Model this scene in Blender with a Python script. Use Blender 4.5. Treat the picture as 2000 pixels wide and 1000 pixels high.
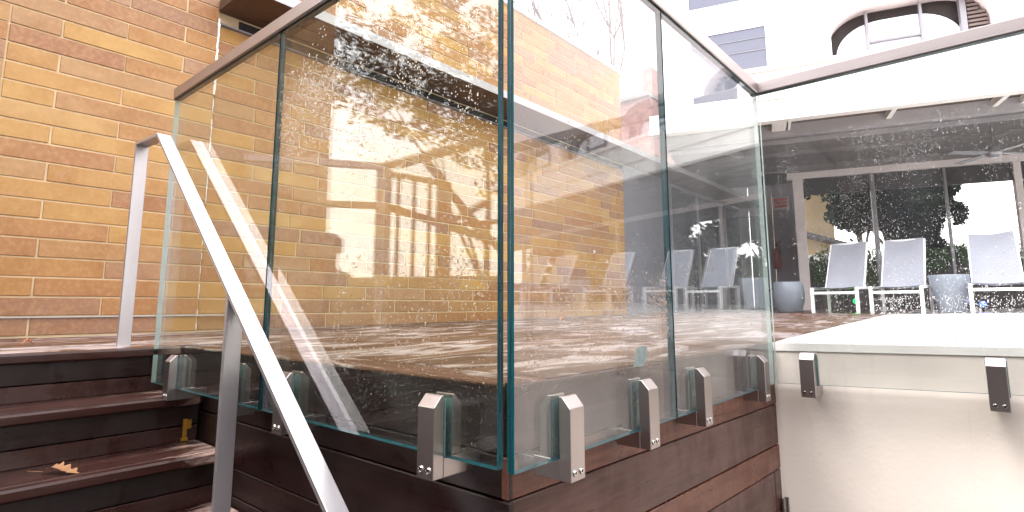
import bpy, bmesh, math, random
from mathutils import Vector, Matrix
from mathutils import noise as mnoise

# ------------------------------------------------------------------ scene, camera, light
for o in list(bpy.data.objects):
    bpy.data.objects.remove(o, do_unlink=True)
SC = bpy.context.scene
COL = SC.collection
rnd = random.Random(7)
R = math.radians

CAM = Vector((0.7004, -0.8204, 0.1671))
YAW, PITCH, ROLL = R(40.6936), R(8.0236), R(-0.0644)
fw = Vector((-math.sin(YAW) * math.cos(PITCH), math.cos(YAW) * math.cos(PITCH), math.sin(PITCH)))
rt0 = Vector((math.cos(YAW), math.sin(YAW), 0))
up0 = rt0.cross(fw)
rt = math.cos(ROLL) * rt0 + math.sin(ROLL) * up0
up = math.cos(ROLL) * up0 - math.sin(ROLL) * rt0
cd = bpy.data.cameras.new('camera')
cam = bpy.data.objects.new('camera', cd)
COL.objects.link(cam)
cam.matrix_world = Matrix(((rt.x, up.x, -fw.x, CAM.x), (rt.y, up.y, -fw.y, CAM.y), (rt.z, up.z, -fw.z, CAM.z), (0, 0, 0, 1)))
cd.sensor_width = 36
cd.lens = 1091.74 / 2000 * 36
cd.shift_y = -0.0277
cd.clip_start = 0.02
cd.clip_end = 500
SC.camera = cam

EXPOSURE = 2.6
SKY_STRENGTH = 0.14
SUN_EL, SUN_AZ = R(58), R(205)       # azimuth clockwise from +Y
w = bpy.data.worlds.new('World')
SC.world = w
w.use_nodes = True
nt = w.node_tree
nt.nodes.clear()
sky = nt.nodes.new('ShaderNodeTexSky')
sky.sky_type = 'NISHITA'
sky.sun_disc = False
sky.sun_elevation = SUN_EL
sky.sun_rotation = SUN_AZ
sky.air_density = 3.0
sky.dust_density = 0.8
sky.ozone_density = 1.0
hs = nt.nodes.new('ShaderNodeHueSaturation')
hs.inputs['Saturation'].default_value = 0.10
bg = nt.nodes.new('ShaderNodeBackground')
bg.inputs['Strength'].default_value = SKY_STRENGTH
wo = nt.nodes.new('ShaderNodeOutputWorld')
nt.links.new(sky.outputs[0], hs.inputs['Color'])
tn = nt.nodes.new('ShaderNodeMixRGB')
tn.blend_type = 'MULTIPLY'
tn.inputs[0].default_value = 1.0
tn.inputs[2].default_value = (1.0, .98, 1.0, 1)
nt.links.new(hs.outputs[0], tn.inputs[1])
nt.links.new(tn.outputs[0], bg.inputs[0])
nt.links.new(bg.outputs[0], wo.inputs[0])

sd = bpy.data.lights.new('sun', 'SUN')
sd.energy = 0.5
sd.angle = R(25)
sd.color = (1.0, 0.97, 0.93)
sun = bpy.data.objects.new('sun', sd)
COL.objects.link(sun)
sdir = Vector((math.sin(SUN_AZ) * math.cos(SUN_EL), math.cos(SUN_AZ) * math.cos(SUN_EL), math.sin(SUN_EL)))
sun.rotation_euler = sdir.to_track_quat('Z', 'Y').to_euler()

SC.view_settings.view_transform = 'Standard'
SC.view_settings.look = 'None'
SC.view_settings.gamma = 1.0
SC.view_settings.use_curve_mapping = False
SC.view_settings.exposure = EXPOSURE
SC.render.engine = 'CYCLES'
cy = SC.cycles
cy.use_denoising = True
cy.max_bounces = 14
cy.diffuse_bounces = 4
cy.glossy_bounces = 6
cy.transmission_bounces = 10
cy.transparent_max_bounces = 48
cy.caustics_reflective = False
cy.caustics_refractive = False
cy.sample_clamp_indirect = 12

# ------------------------------------------------------------------ materials
class NT:
    def __init__(s, name):
        s.m = bpy.data.materials.new(name)
        s.m.use_nodes = True
        s.t = s.m.node_tree
        s.t.nodes.clear()
        s.out = s.t.nodes.new('ShaderNodeOutputMaterial')
    def n(s, typ, **kw):
        nd = s.t.nodes.new('ShaderNode' + typ)
        for k, v in kw.items():
            if k.startswith('i_'):
                key = k[2:]
                key = int(key) if key.isdigit() else key.replace('_', ' ')
                nd.inputs[key].default_value = v
            else:
                setattr(nd, k, v)
        return nd
    def l(s, a, b):
        s.t.links.new(a, b)
    def ramp(s, fac, stops):
        r = s.n('ValToRGB')
        e = r.color_ramp.elements
        while len(e) < len(stops):
            e.new(0.5)
        for el, (p, c) in zip(e, stops):
            el.position = p
            el.color = (*c, 1) if len(c) == 3 else c
        s.l(fac, r.inputs[0])
        return r.outputs[0]
    def math(s, op, a, b=None, clamp=False):
        m = s.n('Math', operation=op, use_clamp=clamp)
        for i, v in enumerate((a, b)):
            if v is None:
                continue
            if isinstance(v, (int, float)):
                m.inputs[i].default_value = v
            else:
                s.l(v, m.inputs[i])
        return m.outputs[0]
    def mix(s, fac, a, b, blend='MIX'):
        m = s.n('MixRGB', blend_type=blend)
        for i, v in enumerate((fac, a, b)):
            if isinstance(v, (int, float)):
                m.inputs[i].default_value = v
            elif isinstance(v, tuple):
                m.inputs[i].default_value = (*v, 1)
            else:
                s.l(v, m.inputs[i])
        return m.outputs[0]
    def coords(s, scale=(1, 1, 1), kind='Object', jitter=False):
        tc = s.n('TexCoord')
        v = tc.outputs[kind]
        if jitter:
            oi = s.n('ObjectInfo')
            ge = s.n('NewGeometry')
            a = s.n('VectorMath', operation='ADD')
            add = s.math('ADD', s.math('MULTIPLY', oi.outputs['Random'], 37.0), s.math('MULTIPLY', ge.outputs['Random Per Island'], 53.0))
            s.l(v, a.inputs[0])
            s.l(add, a.inputs[1])
            v = a.outputs[0]
        mp = s.n('Mapping')
        mp.inputs['Scale'].default_value = scale
        s.l(v, mp.inputs[0])
        return mp.outputs[0]
    def noise(s, vec, scale, detail=4.0, rough=0.55, dist=0.0):
        n = s.n('TexNoise', i_Scale=scale, i_Detail=detail, i_Roughness=rough, i_Distortion=dist)
        s.l(vec, n.inputs['Vector'])
        return n.outputs[0]
    def rand(s):
        oi = s.n('ObjectInfo')
        ge = s.n('NewGeometry')
        return s.math('FRACT', s.math('ADD', oi.outputs['Random'], s.math('MULTIPLY', ge.outputs['Random Per Island'], 7.31)))
    def bump(s, h, strength, dist=0.01):
        b = s.n('Bump', i_Strength=strength, i_Distance=dist)
        s.l(h, b.inputs['Height'])
        return b.outputs[0]
    def pbsdf(s, base, rough=0.5, metal=0.0, normal=None, spec=0.5, coat=0.0, **kw):
        p = s.n('BsdfPrincipled')
        for key, v in (('Base Color', base), ('Roughness', rough), ('Metallic', metal), ('Specular IOR Level', spec), ('Coat Weight', coat)):
            if isinstance(v, (int, float)):
                p.inputs[key].default_value = v
            elif isinstance(v, tuple):
                p.inputs[key].default_value = (*v, 1)
            else:
                s.l(v, p.inputs[key])
        if normal is not None:
            s.l(normal, p.inputs['Normal'])
        for k, v in kw.items():
            p.inputs[k.replace('_', ' ')].default_value = v
        s.l(p.outputs[0], s.out.inputs[0])
        return p

def mat_brick():
    k = NT('brick clay')
    r = k.rand()
    base = k.ramp(r, [(0.0, (.43, .255, .075)), (.24, (.39, .215, .062)), (.42, (.33, .16, .058)), (.56, (.26, .118, .054)),
                      (.70, (.41, .245, .080)), (.86, (.235, .122, .078)), (1.0, (.34, .20, .105))])
    v = k.coords(jitter=True)
    n1 = k.noise(v, 3.6, 7, .7, .5)
    n2 = k.noise(v, 38.0, 4, .6)
    c = k.mix(k.ramp(n1, [(.35, (0, 0, 0)), (.72, (1, 1, 1))]), base, k.mix(.55, base, (.22, .085, .032)))
    c = k.mix(k.ramp(n2, [(.45, (0, 0, 0)), (.8, (.6, .6, .6))]), c, (.46, .27, .12))
    n3 = k.noise(v, 9.0, 8, .75, .8)
    c = k.mix(k.ramp(n3, [(.60, (0, 0, 0)), (.82, (.42, .42, .42))]), c, (.50, .39, .33))
    n4 = k.noise(v, 3.0, 6, .8, .3)
    c = k.mix(k.ramp(n4, [(.64, (0, 0, 0)), (.74, (.35, .35, .35))]), c, (.10, .042, .02))
    hsv = k.n('HueSaturation')
    hsv.inputs['Saturation'].default_value = 1.06
    k.l(c, hsv.inputs['Color'])
    c = hsv.outputs[0]
    rough = k.ramp(n1, [(.3, (.33,) * 3), (.7, (.6,) * 3)])
    b = k.bump(k.mix(.5, n2, n3), .35, .004)
    k.pbsdf(c, rough, normal=b, spec=.5)
    return k.m

def mat_simple(name, col, rough=.5, metal=0., var=0., scale=8., bump=0., spec=.5, **kw):
    k = NT(name)
    v = k.coords(jitter=True)
    n = k.noise(v, scale, 6, .6)
    dk = tuple(max(0, x * (1 - var)) for x in col)
    lt = tuple(min(1, x * (1 + var * .6)) for x in col)
    c = k.ramp(n, [(.3, dk), (.7, lt)])
    rr = k.ramp(k.noise(v, scale * 2.3, 5, .6), [(.3, (max(.03, rough - .1),) * 3), (.75, (min(1, rough + .12),) * 3)])
    b = k.bump(k.noise(v, scale * 6, 4, .6), bump, .003) if bump else None
    k.pbsdf(c, rr, metal, b, spec, **kw)
    return k.m

def mat_wood(name, cols, axis, wet=(.08, .45), grain=1.0, spec=.5, wscale=(2.2, 9, 4), wcut=(.42, .6), bumps=.25):
    """axis: 0,1,2 the grain direction in object coordinates"""
    k = NT(name)
    sc = [26., 26., 26.]
    sc[axis] = 1.3
    v = k.coords(tuple(sc), jitter=True)
    g = k.noise(v, 1.6, 8, .65, .6)
    fine = k.noise(v, 6.0, 6, .7)
    r = k.rand()
    base = k.ramp(r, [(i / max(1, len(cols) - 1), c) for i, c in enumerate(cols)])
    dark = k.mix(1.0, base, (.45, .38, .36), 'MULTIPLY')
    c = k.mix(k.ramp(g, [(.32, (0, 0, 0)), (.66, (1, 1, 1))]), dark, base)
    c = k.mix(k.ramp(fine, [(.5, (0, 0, 0)), (.8, (.35, .35, .35))]), c, k.mix(1.0, base, (1.7, 1.55, 1.4), 'MULTIPLY'))
    ws = list(wscale)
    wv = k.coords(tuple(ws), jitter=False)
    wn = k.noise(wv, 1.0, 6, .6, .4)
    rough = k.ramp(wn, [(wcut[0], (wet[0],) * 3), (wcut[1], (wet[1],) * 3)])
    rough2 = k.math('ADD', rough, k.math('MULTIPLY', fine, .06))
    b = k.bump(k.mix(.35, g, fine), bumps, .002)
    k.pbsdf(c, rough2, 0., b, spec)
    return k.m

def mat_deck(name, cols, axis):
    """oiled decking with a broken film of rain water lying on it in ripples, its pale sheen painted in"""
    k = NT(name)
    sc = [26., 26., 26.]
    sc[axis] = 1.3
    v = k.coords(tuple(sc), jitter=True)
    g = k.noise(v, 1.6, 8, .65, .6)
    fine = k.noise(v, 6.0, 6, .7)
    base = k.ramp(k.rand(), [(i / max(1, len(cols) - 1), c) for i, c in enumerate(cols)])
    dark = k.mix(1.0, base, (.5, .42, .4), 'MULTIPLY')
    c = k.mix(k.ramp(g, [(.32, (0, 0, 0)), (.66, (1, 1, 1))]), dark, base)
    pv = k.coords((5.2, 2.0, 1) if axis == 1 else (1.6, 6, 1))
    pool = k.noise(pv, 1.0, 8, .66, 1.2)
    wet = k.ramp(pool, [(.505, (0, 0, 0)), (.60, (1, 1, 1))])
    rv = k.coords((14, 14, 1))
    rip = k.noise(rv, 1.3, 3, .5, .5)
    c = k.mix(wet, c, k.mix(g, (.27, .21, .20), (.40, .335, .335)))  # pale sheen of the wet patches is painted into the base colour
    rough = k.mix(wet, (.46, .46, .46), (.30, .30, .30))
    hgt = k.math('ADD', k.math('MULTIPLY', rip, .9), k.math('MULTIPLY', g, .12))
    p = k.pbsdf(c, rough, 0., k.bump(hgt, .5, .004), .5)
    k.l(k.ramp(wet, [(0, (.10, .10, .10)), (1, (.55, .55, .55))]), p.inputs['Specular IOR Level'])
    return k.m

def mat_tread():
    k = NT('worn stair timber')
    v = k.coords((26, 1.2, 26), jitter=True)
    g = k.noise(v, 1.6, 8, .65, .6)
    c = k.ramp(g, [(.3, (.018, .007, .006)), (.7, (.046, .017, .013))])
    w0 = k.coords((1, 1, 1))
    sx = k.n('SeparateXYZ')
    k.l(w0, sx.inputs[0])
    pn = k.noise(k.coords((11, 1.7, 4)), 1.4, 9, .75, .8)
    # tread wear is worst at the end by the glass, where people turn onto the deck
    bias = k.ramp(sx.outputs[1], [(.0, (0, 0, 0)), (.62, (.12, .12, .12)), (.80, (.34, .34, .34))])
    m = k.ramp(k.math('ADD', pn, bias), [(.72, (0, 0, 0)), (.88, (1, 1, 1))])
    c = k.mix(m, c, k.mix(g, (.30, .19, .155), (.42, .30, .26)))
    wn = k.noise(k.coords((5, 1.5, 4)), 1.0, 6, .6, .4)
    k.pbsdf(c, k.ramp(wn, [(.4, (.14,) * 3), (.62, (.45,) * 3)]), 0., k.bump(g, .2, .002), .3)
    return k.m

def mat_glass(name='clear glass', tint=(.918, .945, .905), film=.0045, refl=1.0):
    """thin architectural glazing: each face lets light straight through and mirrors by a Schlick Fresnel curve"""
    k = NT(name)
    ge = k.n('NewGeometry')
    d = k.n('VectorMath', operation='DOT_PRODUCT')
    k.l(ge.outputs['Normal'], d.inputs[0])
    k.l(ge.outputs['Incoming'], d.inputs[1])
    c = k.math('ABSOLUTE', d.outputs['Value'])
    f = k.math('ADD', k.math('MULTIPLY', k.math('POWER', k.math('SUBTRACT', 1.0, c, True), 5.0), .945 * refl), .055 * refl)
    tr = k.n('BsdfTransparent')
    tr.inputs[0].default_value = (*tint, 1)
    gl = k.n('BsdfGlossy')
    gl.inputs['Roughness'].default_value = 0.0
    gl.inputs[0].default_value = (.97, .98, 1, 1)
    v = k.coords((1, 1, 1))
    wob = k.noise(v, 1.1, 1, .4)
    k.l(k.bump(wob, .05, .02), gl.inputs['Normal'])
    m1 = k.n('MixShader')
    k.l(f, m1.inputs[0])
    k.l(tr.outputs[0], m1.inputs[1])
    k.l(gl.outputs[0], m1.inputs[2])
    df = k.n('BsdfDiffuse')
    df.inputs[0].default_value = (.75, .78, .8, 1)
    m2 = k.n('MixShader')
    vs = k.coords((3, 3, .7))
    nf = k.noise(vs, 3.0, 6, .65, .5)
    k.l(k.math('MULTIPLY', k.ramp(nf, [(.35, (.35,) * 3), (.75, (1.5,) * 3)]), film), m2.inputs[0])
    k.l(m1.outputs[0], m2.inputs[1])
    k.l(df.outputs[0], m2.inputs[2])
    k.l(m2.outputs[0], k.out.inputs[0])
    return k.m

def mat_droplet():
    k = NT('water droplet')
    g = k.n('BsdfGlass')
    g.inputs['IOR'].default_value = 1.33
    g.inputs['Roughness'].default_value = 0.02
    k.l(g.outputs[0], k.out.inputs[0])
    return k.m

def mat_edge():
    k = NT('green glass edge')
    v = k.coords((60, 60, 2.0))
    n = k.noise(v, 3.0, 5, .6)
    c = k.ramp(n, [(.3, (.001, .020, .028)), (.55, (.002, .050, .062)), (.8, (.006, .11, .125))])
    k.pbsdf(c, .3, 0, None, .12)
    return k.m

def mat_leaf(name, cols, transl=.35):
    k = NT(name)
    r = k.rand()
    c = k.ramp(r, [(i / (len(cols) - 1), x) for i, x in enumerate(cols)])
    df = k.n('BsdfPrincipled')
    k.l(c, df.inputs['Base Color'])
    df.inputs['Roughness'].default_value = .6
    df.inputs['Specular IOR Level'].default_value = .2
    tl = k.n('BsdfTranslucent')
    k.l(c, tl.inputs[0])
    m = k.n('MixShader')
    m.inputs[0].default_value = transl
    k.l(df.outputs[0], m.inputs[1])
    k.l(tl.outputs[0], m.inputs[2])
    k.l(m.outputs[0], k.out.inputs[0])
    return k.m

def mat_emit(name, col, st):
    k = NT(name)
    e = k.n('Emission')
    e.inputs[0].default_value = (*col, 1)
    e.inputs[1].default_value = st
    k.l(e.outputs[0], k.out.inputs[0])
    return k.m

def mat_metal(name, col=(.56, .53, .52), rough=.3, aniso_axis=None, metal=1.0):
    k = NT(name)
    sc = [90, 90, 90]
    if aniso_axis is not None:
        sc[aniso_axis] = 3
    v = k.coords(tuple(sc), jitter=True)
    n = k.noise(v, 1.5, 5, .6)
    n2 = k.noise(k.coords((5, 5, 5), jitter=True), 1.4, 5, .6)
    c = k.ramp(n2, [(.3, tuple(x * .96 for x in col)), (.7, tuple(min(1, x * 1.03) for x in col))])
    rr = k.ramp(n, [(.3, (rough * .94,) * 3), (.7, (rough * 1.06,) * 3)])
    k.pbsdf(c, rr, metal)
    return k.m

def mat_stucco(name, col, var=.08, bump=.25, stain=None, rough=.75, scale=2.2, spec=.4):
    k = NT(name)
    v = k.coords((1, 1, 1))
    n = k.noise(v, scale, 7, .6, .3)
    f = k.noise(v, 60, 5, .6)
    c = k.ramp(n, [(.3, tuple(x * (1 - var) for x in col)), (.7, tuple(min(1, x * (1 + var * .5)) for x in col))])
    if stain:
        sv = k.coords((9, 9, .8))
        s_ = k.noise(sv, 1.6, 7, .7, .5)
        c = k.mix(k.ramp(s_, [(.56, (0, 0, 0)), (.78, (.5, .5, .5))]), c, stain)
    k.pbsdf(c, rough, 0, k.bump(k.mix(.4, n, f), bump, .004), spec)
    return k.m

MB_BRICK = mat_brick()
M_MORTAR = mat_stucco('pale mortar', (.58, .44, .275), .2, .5, None, .85, 6)
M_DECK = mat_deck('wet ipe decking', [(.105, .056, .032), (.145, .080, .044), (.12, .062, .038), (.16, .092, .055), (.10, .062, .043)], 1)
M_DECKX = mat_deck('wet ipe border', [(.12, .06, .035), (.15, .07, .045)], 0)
M_TREAD = mat_tread()
M_RISER = mat_wood('dark riser timber', [(.009, .005, .005), (.018, .007, .006), (.012, .006, .005)], 1, (.25, .6), spec=.25)
M_RISER2 = mat_wood('reddish riser timber', [(.040, .013, .010), (.032, .011, .009)], 1, (.22, .5), spec=.35)
M_CLADA = mat_wood('dark cladding timber', [(.012, .006, .006), (.022, .008, .007), (.015, .007, .006)], 0, (.22, .5), spec=.3)
M_CLADB = mat_wood('brown cladding timber', [(.085, .040, .032), (.090, .042, .034), (.076, .037, .031)], 1, (.25, .5), spec=.35)
M_CLADR = mat_wood('red cladding timber', [(.13, .048, .030), (.115, .044, .030)], 1, (.22, .45), spec=.35)
M_DARK = mat_simple('dark underlay', (.012, .010, .010), .8)
M_GLASS = mat_glass()
M_GLASSB = mat_glass('hazy wet glass', (.935, .950, .938), film=.034)
M_GLASSC = mat_glass('rain streaked glass', (.95, .958, .956), film=.016)
M_EDGE = mat_edge()
M_EDGEPALE = mat_simple('painted pale glass edge', (.34, .42, .40), .35, 0, .15, 20)  # pale tone paints in the light reflected inside the glass ends
M_LAYER = mat_simple('dark interlayer', (.004, .014, .02), .3)
M_DROP = mat_droplet()
M_RAIL = mat_metal('brushed cap rail', (.40, .35, .345), .34, 0)
M_HAND = mat_metal('satin handrail steel', (.45, .41, .43), .38, None, .85)
M_STEEL = mat_metal('satin clamp steel', (.41, .37, .36), .30, 2)
M_CHROME = mat_metal('polished bolt', (.75, .74, .73), .08)
M_GASKET = mat_simple('clear gasket', (.10, .17, .165), .25, 0, .2)
M_BLACK = mat_simple('black plastic', (.01, .01, .01), .4)
M_CREAM = mat_stucco('cream stucco', (.82, .72, .64), .09, .5, (.60, .48, .40), .8)
M_CREAMTOP = mat_stucco('cream terrace paint', (.80, .77, .73), .05, .15, None, .22, 1.2)
M_SLABEDGE = mat_stucco('pale slab edge', (.86, .82, .78), .04, .15, None, .6)
M_WHITE = mat_stucco('white render', (.82, .79, .76), .03, .1, None, .8, .7)
M_PINK = mat_stucco('pale pink render', (.76, .68, .67), .04, .1, None, .8, .7)
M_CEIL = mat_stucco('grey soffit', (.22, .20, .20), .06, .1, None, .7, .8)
M_CEILLT = mat_stucco('lighter soffit trim', (.34, .32, .33), .05, .1, None, .6, .8)
M_BROWNSOF = mat_simple('brown soffit', (.10, .055, .035), .6, 0, .2)
M_FASCIA = mat_simple('pale metal fascia', (.36, .35, .37), .35, .4, .06)
M_SEAL = mat_simple('white sealant', (.82, .80, .78), .5, 0, .05)
M_FRAME = mat_simple('grey window frame', (.24, .23, .25), .4, .3, .1)
M_FRAMEW = mat_simple('white window frame', (.78, .76, .80), .5)
M_DARKGLASS = None
def mat_darkglass(name, col=(.02, .022, .025), rough=.03):
    k = NT(name)
    k.pbsdf(col, rough, 0, None, .5)
    return k.m
M_STORE = mat_darkglass('storefront glass', (.05, .05, .065), .10)
M_WINGL = mat_simple('blue grey roller blind', (.15, .155, .195), .8, 0, .04, 3, 0, .1)
M_ARCHGL = mat_darkglass('arched window glass', (.78, .82, .90), .06)
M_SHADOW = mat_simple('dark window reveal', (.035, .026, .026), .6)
M_LOUV = mat_simple('brown louvre', (.17, .125, .115), .5)
M_CHAIR = mat_simple('white chair frame', (.82, .82, .84), .35, 0, .04)
M_SLING = None
def mat_sling():
    k = NT('grey sling mesh')
    v = k.coords((1, 1, 1))
    n = k.noise(v, 3, 4)
    wv = k.n('TexWave', i_Scale=120.)
    k.l(v, wv.inputs[0])
    c = k.mix(.25, k.ramp(n, [(.3, (.30, .31, .37)), (.7, (.34, .35, .41))]), wv.outputs[0], 'MULTIPLY')
    k.pbsdf(c, .6)
    return k.m
M_SLING = mat_sling()
M_POT = mat_simple('blue grey glaze', (.21, .235, .285), .35, 0, .14, 4)
M_RED = mat_simple('red enamel', (.60, .012, .016), .3)
M_SIGNW = mat_simple('white sign', (.85, .85, .85), .4)
M_SIGNR = mat_simple('red print', (.75, .03, .05), .5)
M_BRASS = mat_metal('worn brass', (.60, .33, .06), .35)
M_OAKLEAF = mat_leaf('dry oak leaf', [(.27, .135, .065), (.34, .18, .095)], .1)
M_REDLEAF = mat_leaf('rust leaf', [(.55, .16, .07), (.6, .2, .1)], .1)
M_GREENLEAF = mat_leaf('greenish leaf', [(.07, .08, .05), (.09, .09, .06)], .1)
M_BARK = mat_simple('bark', (.09, .07, .055), .9, 0, .4, 14, .6)
M_BARKP = mat_simple('pale bark', (.12, .08, .085), .9, 0, .3, 14, .6)
M_LEAFDK = mat_leaf('dark evergreen leaf', [(.006, .010, .006), (.012, .019, .009), (.022, .032, .013), (.010, .014, .008)], .2)
M_LEAFOAK = mat_leaf('oak leaf', [(.035, .026, .012), (.06, .045, .02), (.09, .06, .028), (.045, .034, .02)], .3)
M_LEAFHG = mat_leaf('hedge leaf', [(.05, .11, .03), (.09, .18, .045), (.13, .22, .06), (.06, .13, .04)], .3)
M_REED = mat_simple('grey brown reed', (.10, .078, .078), .8, 0, .35, 30)
M_TAN = mat_stucco('tan render', (.50, .37, .22), .08)
M_ROOF = mat_simple('grey roof', (.16, .15, .16), .7, 0, .2)
M_PAVE = mat_stucco('wet grey paving', (.07, .06, .056), .2, .3, None, .75, 1.5, .08)
M_RBRICK = mat_stucco('old red brickwork', (.30, .16, .145), .35, .3, (.45, .38, .38), .85, 4)
M_TIMB = mat_simple('brown painted timber', (.16, .09, .05), .6, 0, .25)
M_CLOTH = mat_simple('dark clothing', (.03, .028, .03), .8, 0, .2)
M_SKIN = mat_simple('skin', (.42, .25, .18), .5, 0, .05)
M_LAVWALL = mat_stucco('lavender grey wall', (.56, .50, .60), .05, .05, None, .6)
M_DKBRICK = mat_stucco('dark brown brick', (.075, .052, .046), .25, .3, None, .8, 6)
M_SHOPWALL = mat_stucco('dark grey panel', (.15, .145, .17), .05, .05, None, .5)
M_GREYWALL = mat_stucco('grey lavender wall', (.72, .69, .75), .05, .05, None, .6)
M_DOORG = mat_simple('grey door', (.42, .43, .48), .4, 0, .05)
M_SCREW = M_CHROME
M_STICKER = mat_simple('pale sticker residue', (.16, .21, .20), .5, 0, .25, 40)

# ------------------------------------------------------------------ mesh helpers
class MB:
    def __init__(s):
        s.v, s.f, s.mi = [], [], []
    def add(s, vs, fs, mi=0):
        n = len(s.v)
        s.v += [tuple(x) for x in vs]
        s.f += [tuple(i + n for i in q) for q in fs]
        s.mi += [mi] * len(fs)
        return s
    def box(s, a, b, mi=0, side=None):
        """a,b opposite corners; side = material index for faces whose normal is not along axis `side[0]`"""
        x0, y0, z0 = (min(a[i], b[i]) for i in range(3))
        x1, y1, z1 = (max(a[i], b[i]) for i in range(3))
        vs = [(x0, y0, z0), (x1, y0, z0), (x1, y1, z0), (x0, y1, z0), (x0, y0, z1), (x1, y0, z1), (x1, y1, z1), (x0, y1, z1)]
        fs = [(0, 3, 2, 1), (4, 5, 6, 7), (0, 1, 5, 4), (1, 2, 6, 5), (2, 3, 7, 6), (3, 0, 4, 7)]
        ax = [2, 2, 1, 0, 1, 0]
        n = len(s.v)
        s.v += vs
        for q, k in zip(fs, ax):
            s.f.append(tuple(i + n for i in q))
            s.mi.append(mi if side is None or k == side[0] else side[1])
        return s
    def obox(s, o, u, v, wv, mi=0):
        """oriented box from corner o along vectors u, v, wv"""
        o, u, v, wv = map(Vector, (o, u, v, wv))
        if u.cross(v).dot(wv) < 0:
            u, v = v, u
        vs = [o, o + u, o + u + v, o + v, o + wv, o + u + wv, o + u + v + wv, o + v + wv]
        return s.add(vs, [(0, 3, 2, 1), (4, 5, 6, 7), (0, 1, 5, 4), (1, 2, 6, 5), (2, 3, 7, 6), (3, 0, 4, 7)], mi)
    def bar(s, p, q, wid, thick, upv=(0, 0, 1), mi=0):
        """rectangular bar p->q; thick along upv-ish, wid across"""
        p, q = Vector(p), Vector(q)
        d = (q - p).normalized()
        side = d.cross(Vector(upv)).normalized()
        u2 = side.cross(d).normalized()
        o = p - side * wid / 2 - u2 * thick / 2
        return s.obox(o, side * wid, u2 * thick, q - p, mi)
    def cyl(s, p, q, r0, r1=None, n=12, caps=True, mi=0):
        p, q = Vector(p), Vector(q)
        r1 = r0 if r1 is None else r1
        d = (q - p).normalized()
        a = d.orthogonal().normalized()
        b = d.cross(a)
        vs = []
        for c, r in ((p, r0), (q, r1)):
            for i in range(n):
                t = 2 * math.pi * i / n
                vs.append(c + a * math.cos(t) * r + b * math.sin(t) * r)
        fs = [(i, (i + 1) % n, n + (i + 1) % n, n + i) for i in range(n)]
        if caps:
            fs += [tuple(range(n - 1, -1, -1)), tuple(range(n, 2 * n))]
        return s.add(vs, fs, mi)
    def lathe(s, c, prof, n=24, mi=0):
        c = Vector(c)
        vs, fs = [], []
        for r, z in prof:
            for i in range(n):
                t = 2 * math.pi * i / n
                vs.append(c + Vector((r * math.cos(t), r * math.sin(t), z)))
        for j in range(len(prof) - 1):
            for i in range(n):
                fs.append((j * n + i, j * n + (i + 1) % n, (j + 1) * n + (i + 1) % n, (j + 1) * n + i))
        fs.append(tuple(range(n - 1, -1, -1)))
        fs.append(tuple((len(prof) - 1) * n + i for i in range(n)))
        return s.add(vs, fs, mi)
    def prism(s, pts, ext, mi=0):
        """polygon pts (3D, planar) extruded by ext"""
        pts = [Vector(p) for p in pts]
        ext = Vector(ext)
        n = len(pts)
        vs = pts + [p + ext for p in pts]
        nrm = (pts[1] - pts[0]).cross(pts[2] - pts[0])
        fl = nrm.dot(ext) > 0
        bot = tuple(range(n - 1, -1, -1)) if fl else tuple(range(n))
        top = tuple(range(n, 2 * n)) if fl else tuple(range(2 * n - 1, n - 1, -1))
        fs = [bot, top]
        for i in range(n):
            j = (i + 1) % n
            fs.append((i, j, n + j, n + i) if fl else (j, i, n + i, n + j))
        return s.add(vs, fs, mi)
    def mesh(s, name, mats, loc=(0, 0, 0), bevel=0, smooth=False):
        me = bpy.data.meshes.new(name)
        L = Vector(loc)
        me.from_pydata([tuple(Vector(v) - L) for v in s.v], [], s.f)
        mats = mats if isinstance(mats, (list, tuple)) else [mats]
        for m in mats:
            me.materials.append(m)
        if len(mats) > 1:
            me.polygons.foreach_set('material_index', s.mi)
        if bevel:
            bm = bmesh.new()
            bm.from_mesh(me)
            bmesh.ops.bevel(bm, geom=list(bm.edges), offset=bevel, segments=1, affect='EDGES', clamp_overlap=True)
            bm.to_mesh(me)
            bm.free()
        if smooth:
            me.polygons.foreach_set('use_smooth', [True] * len(me.polygons))
        me.update()
        return me
    def build(s, name, mats, parent=None, loc=None, bevel=0, smooth=False, kind=None, label=None, cat=None, group=None):
        """verts in world space; with a parent they become local to the parent's location"""
        L = Vector(parent['_loc']) if parent is not None and '_loc' in parent else Vector((0, 0, 0))
        if parent is None and loc is not None:
            L = Vector(loc)
        me = s.mesh(name, mats, L, bevel, smooth)
        o = bpy.data.objects.new(name, me)
        COL.objects.link(o)
        if parent is not None:
            o.parent = parent
            o['_loc'] = tuple(L)
        else:
            o.location = L
            o['_loc'] = tuple(L)
        tag(o, label, cat, group, kind)
        return o

def tag(o, label=None, cat=None, group=None, kind=None):
    for k, v in (('label', label), ('category', cat), ('group', group), ('kind', kind)):
        if v is not None:
            o[k] = v
    return o

def thing(name, label, cat, loc=(0, 0, 0), group=None, kind=None):
    o = bpy.data.objects.new(name, None)
    o.empty_display_size = .05
    o.location = loc
    o['_loc'] = tuple(loc)
    COL.objects.link(o)
    return tag(o, label, cat, group, kind)

def place(name, me, parent, loc, rot=None):
    """a copy of shared mesh data as a child part at world loc"""
    o = bpy.data.objects.new(name, me)
    COL.objects.link(o)
    o.parent = parent
    o.location = Vector(loc) - Vector(parent['_loc'])
    if rot:
        o.rotation_euler = rot
    return o

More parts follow.
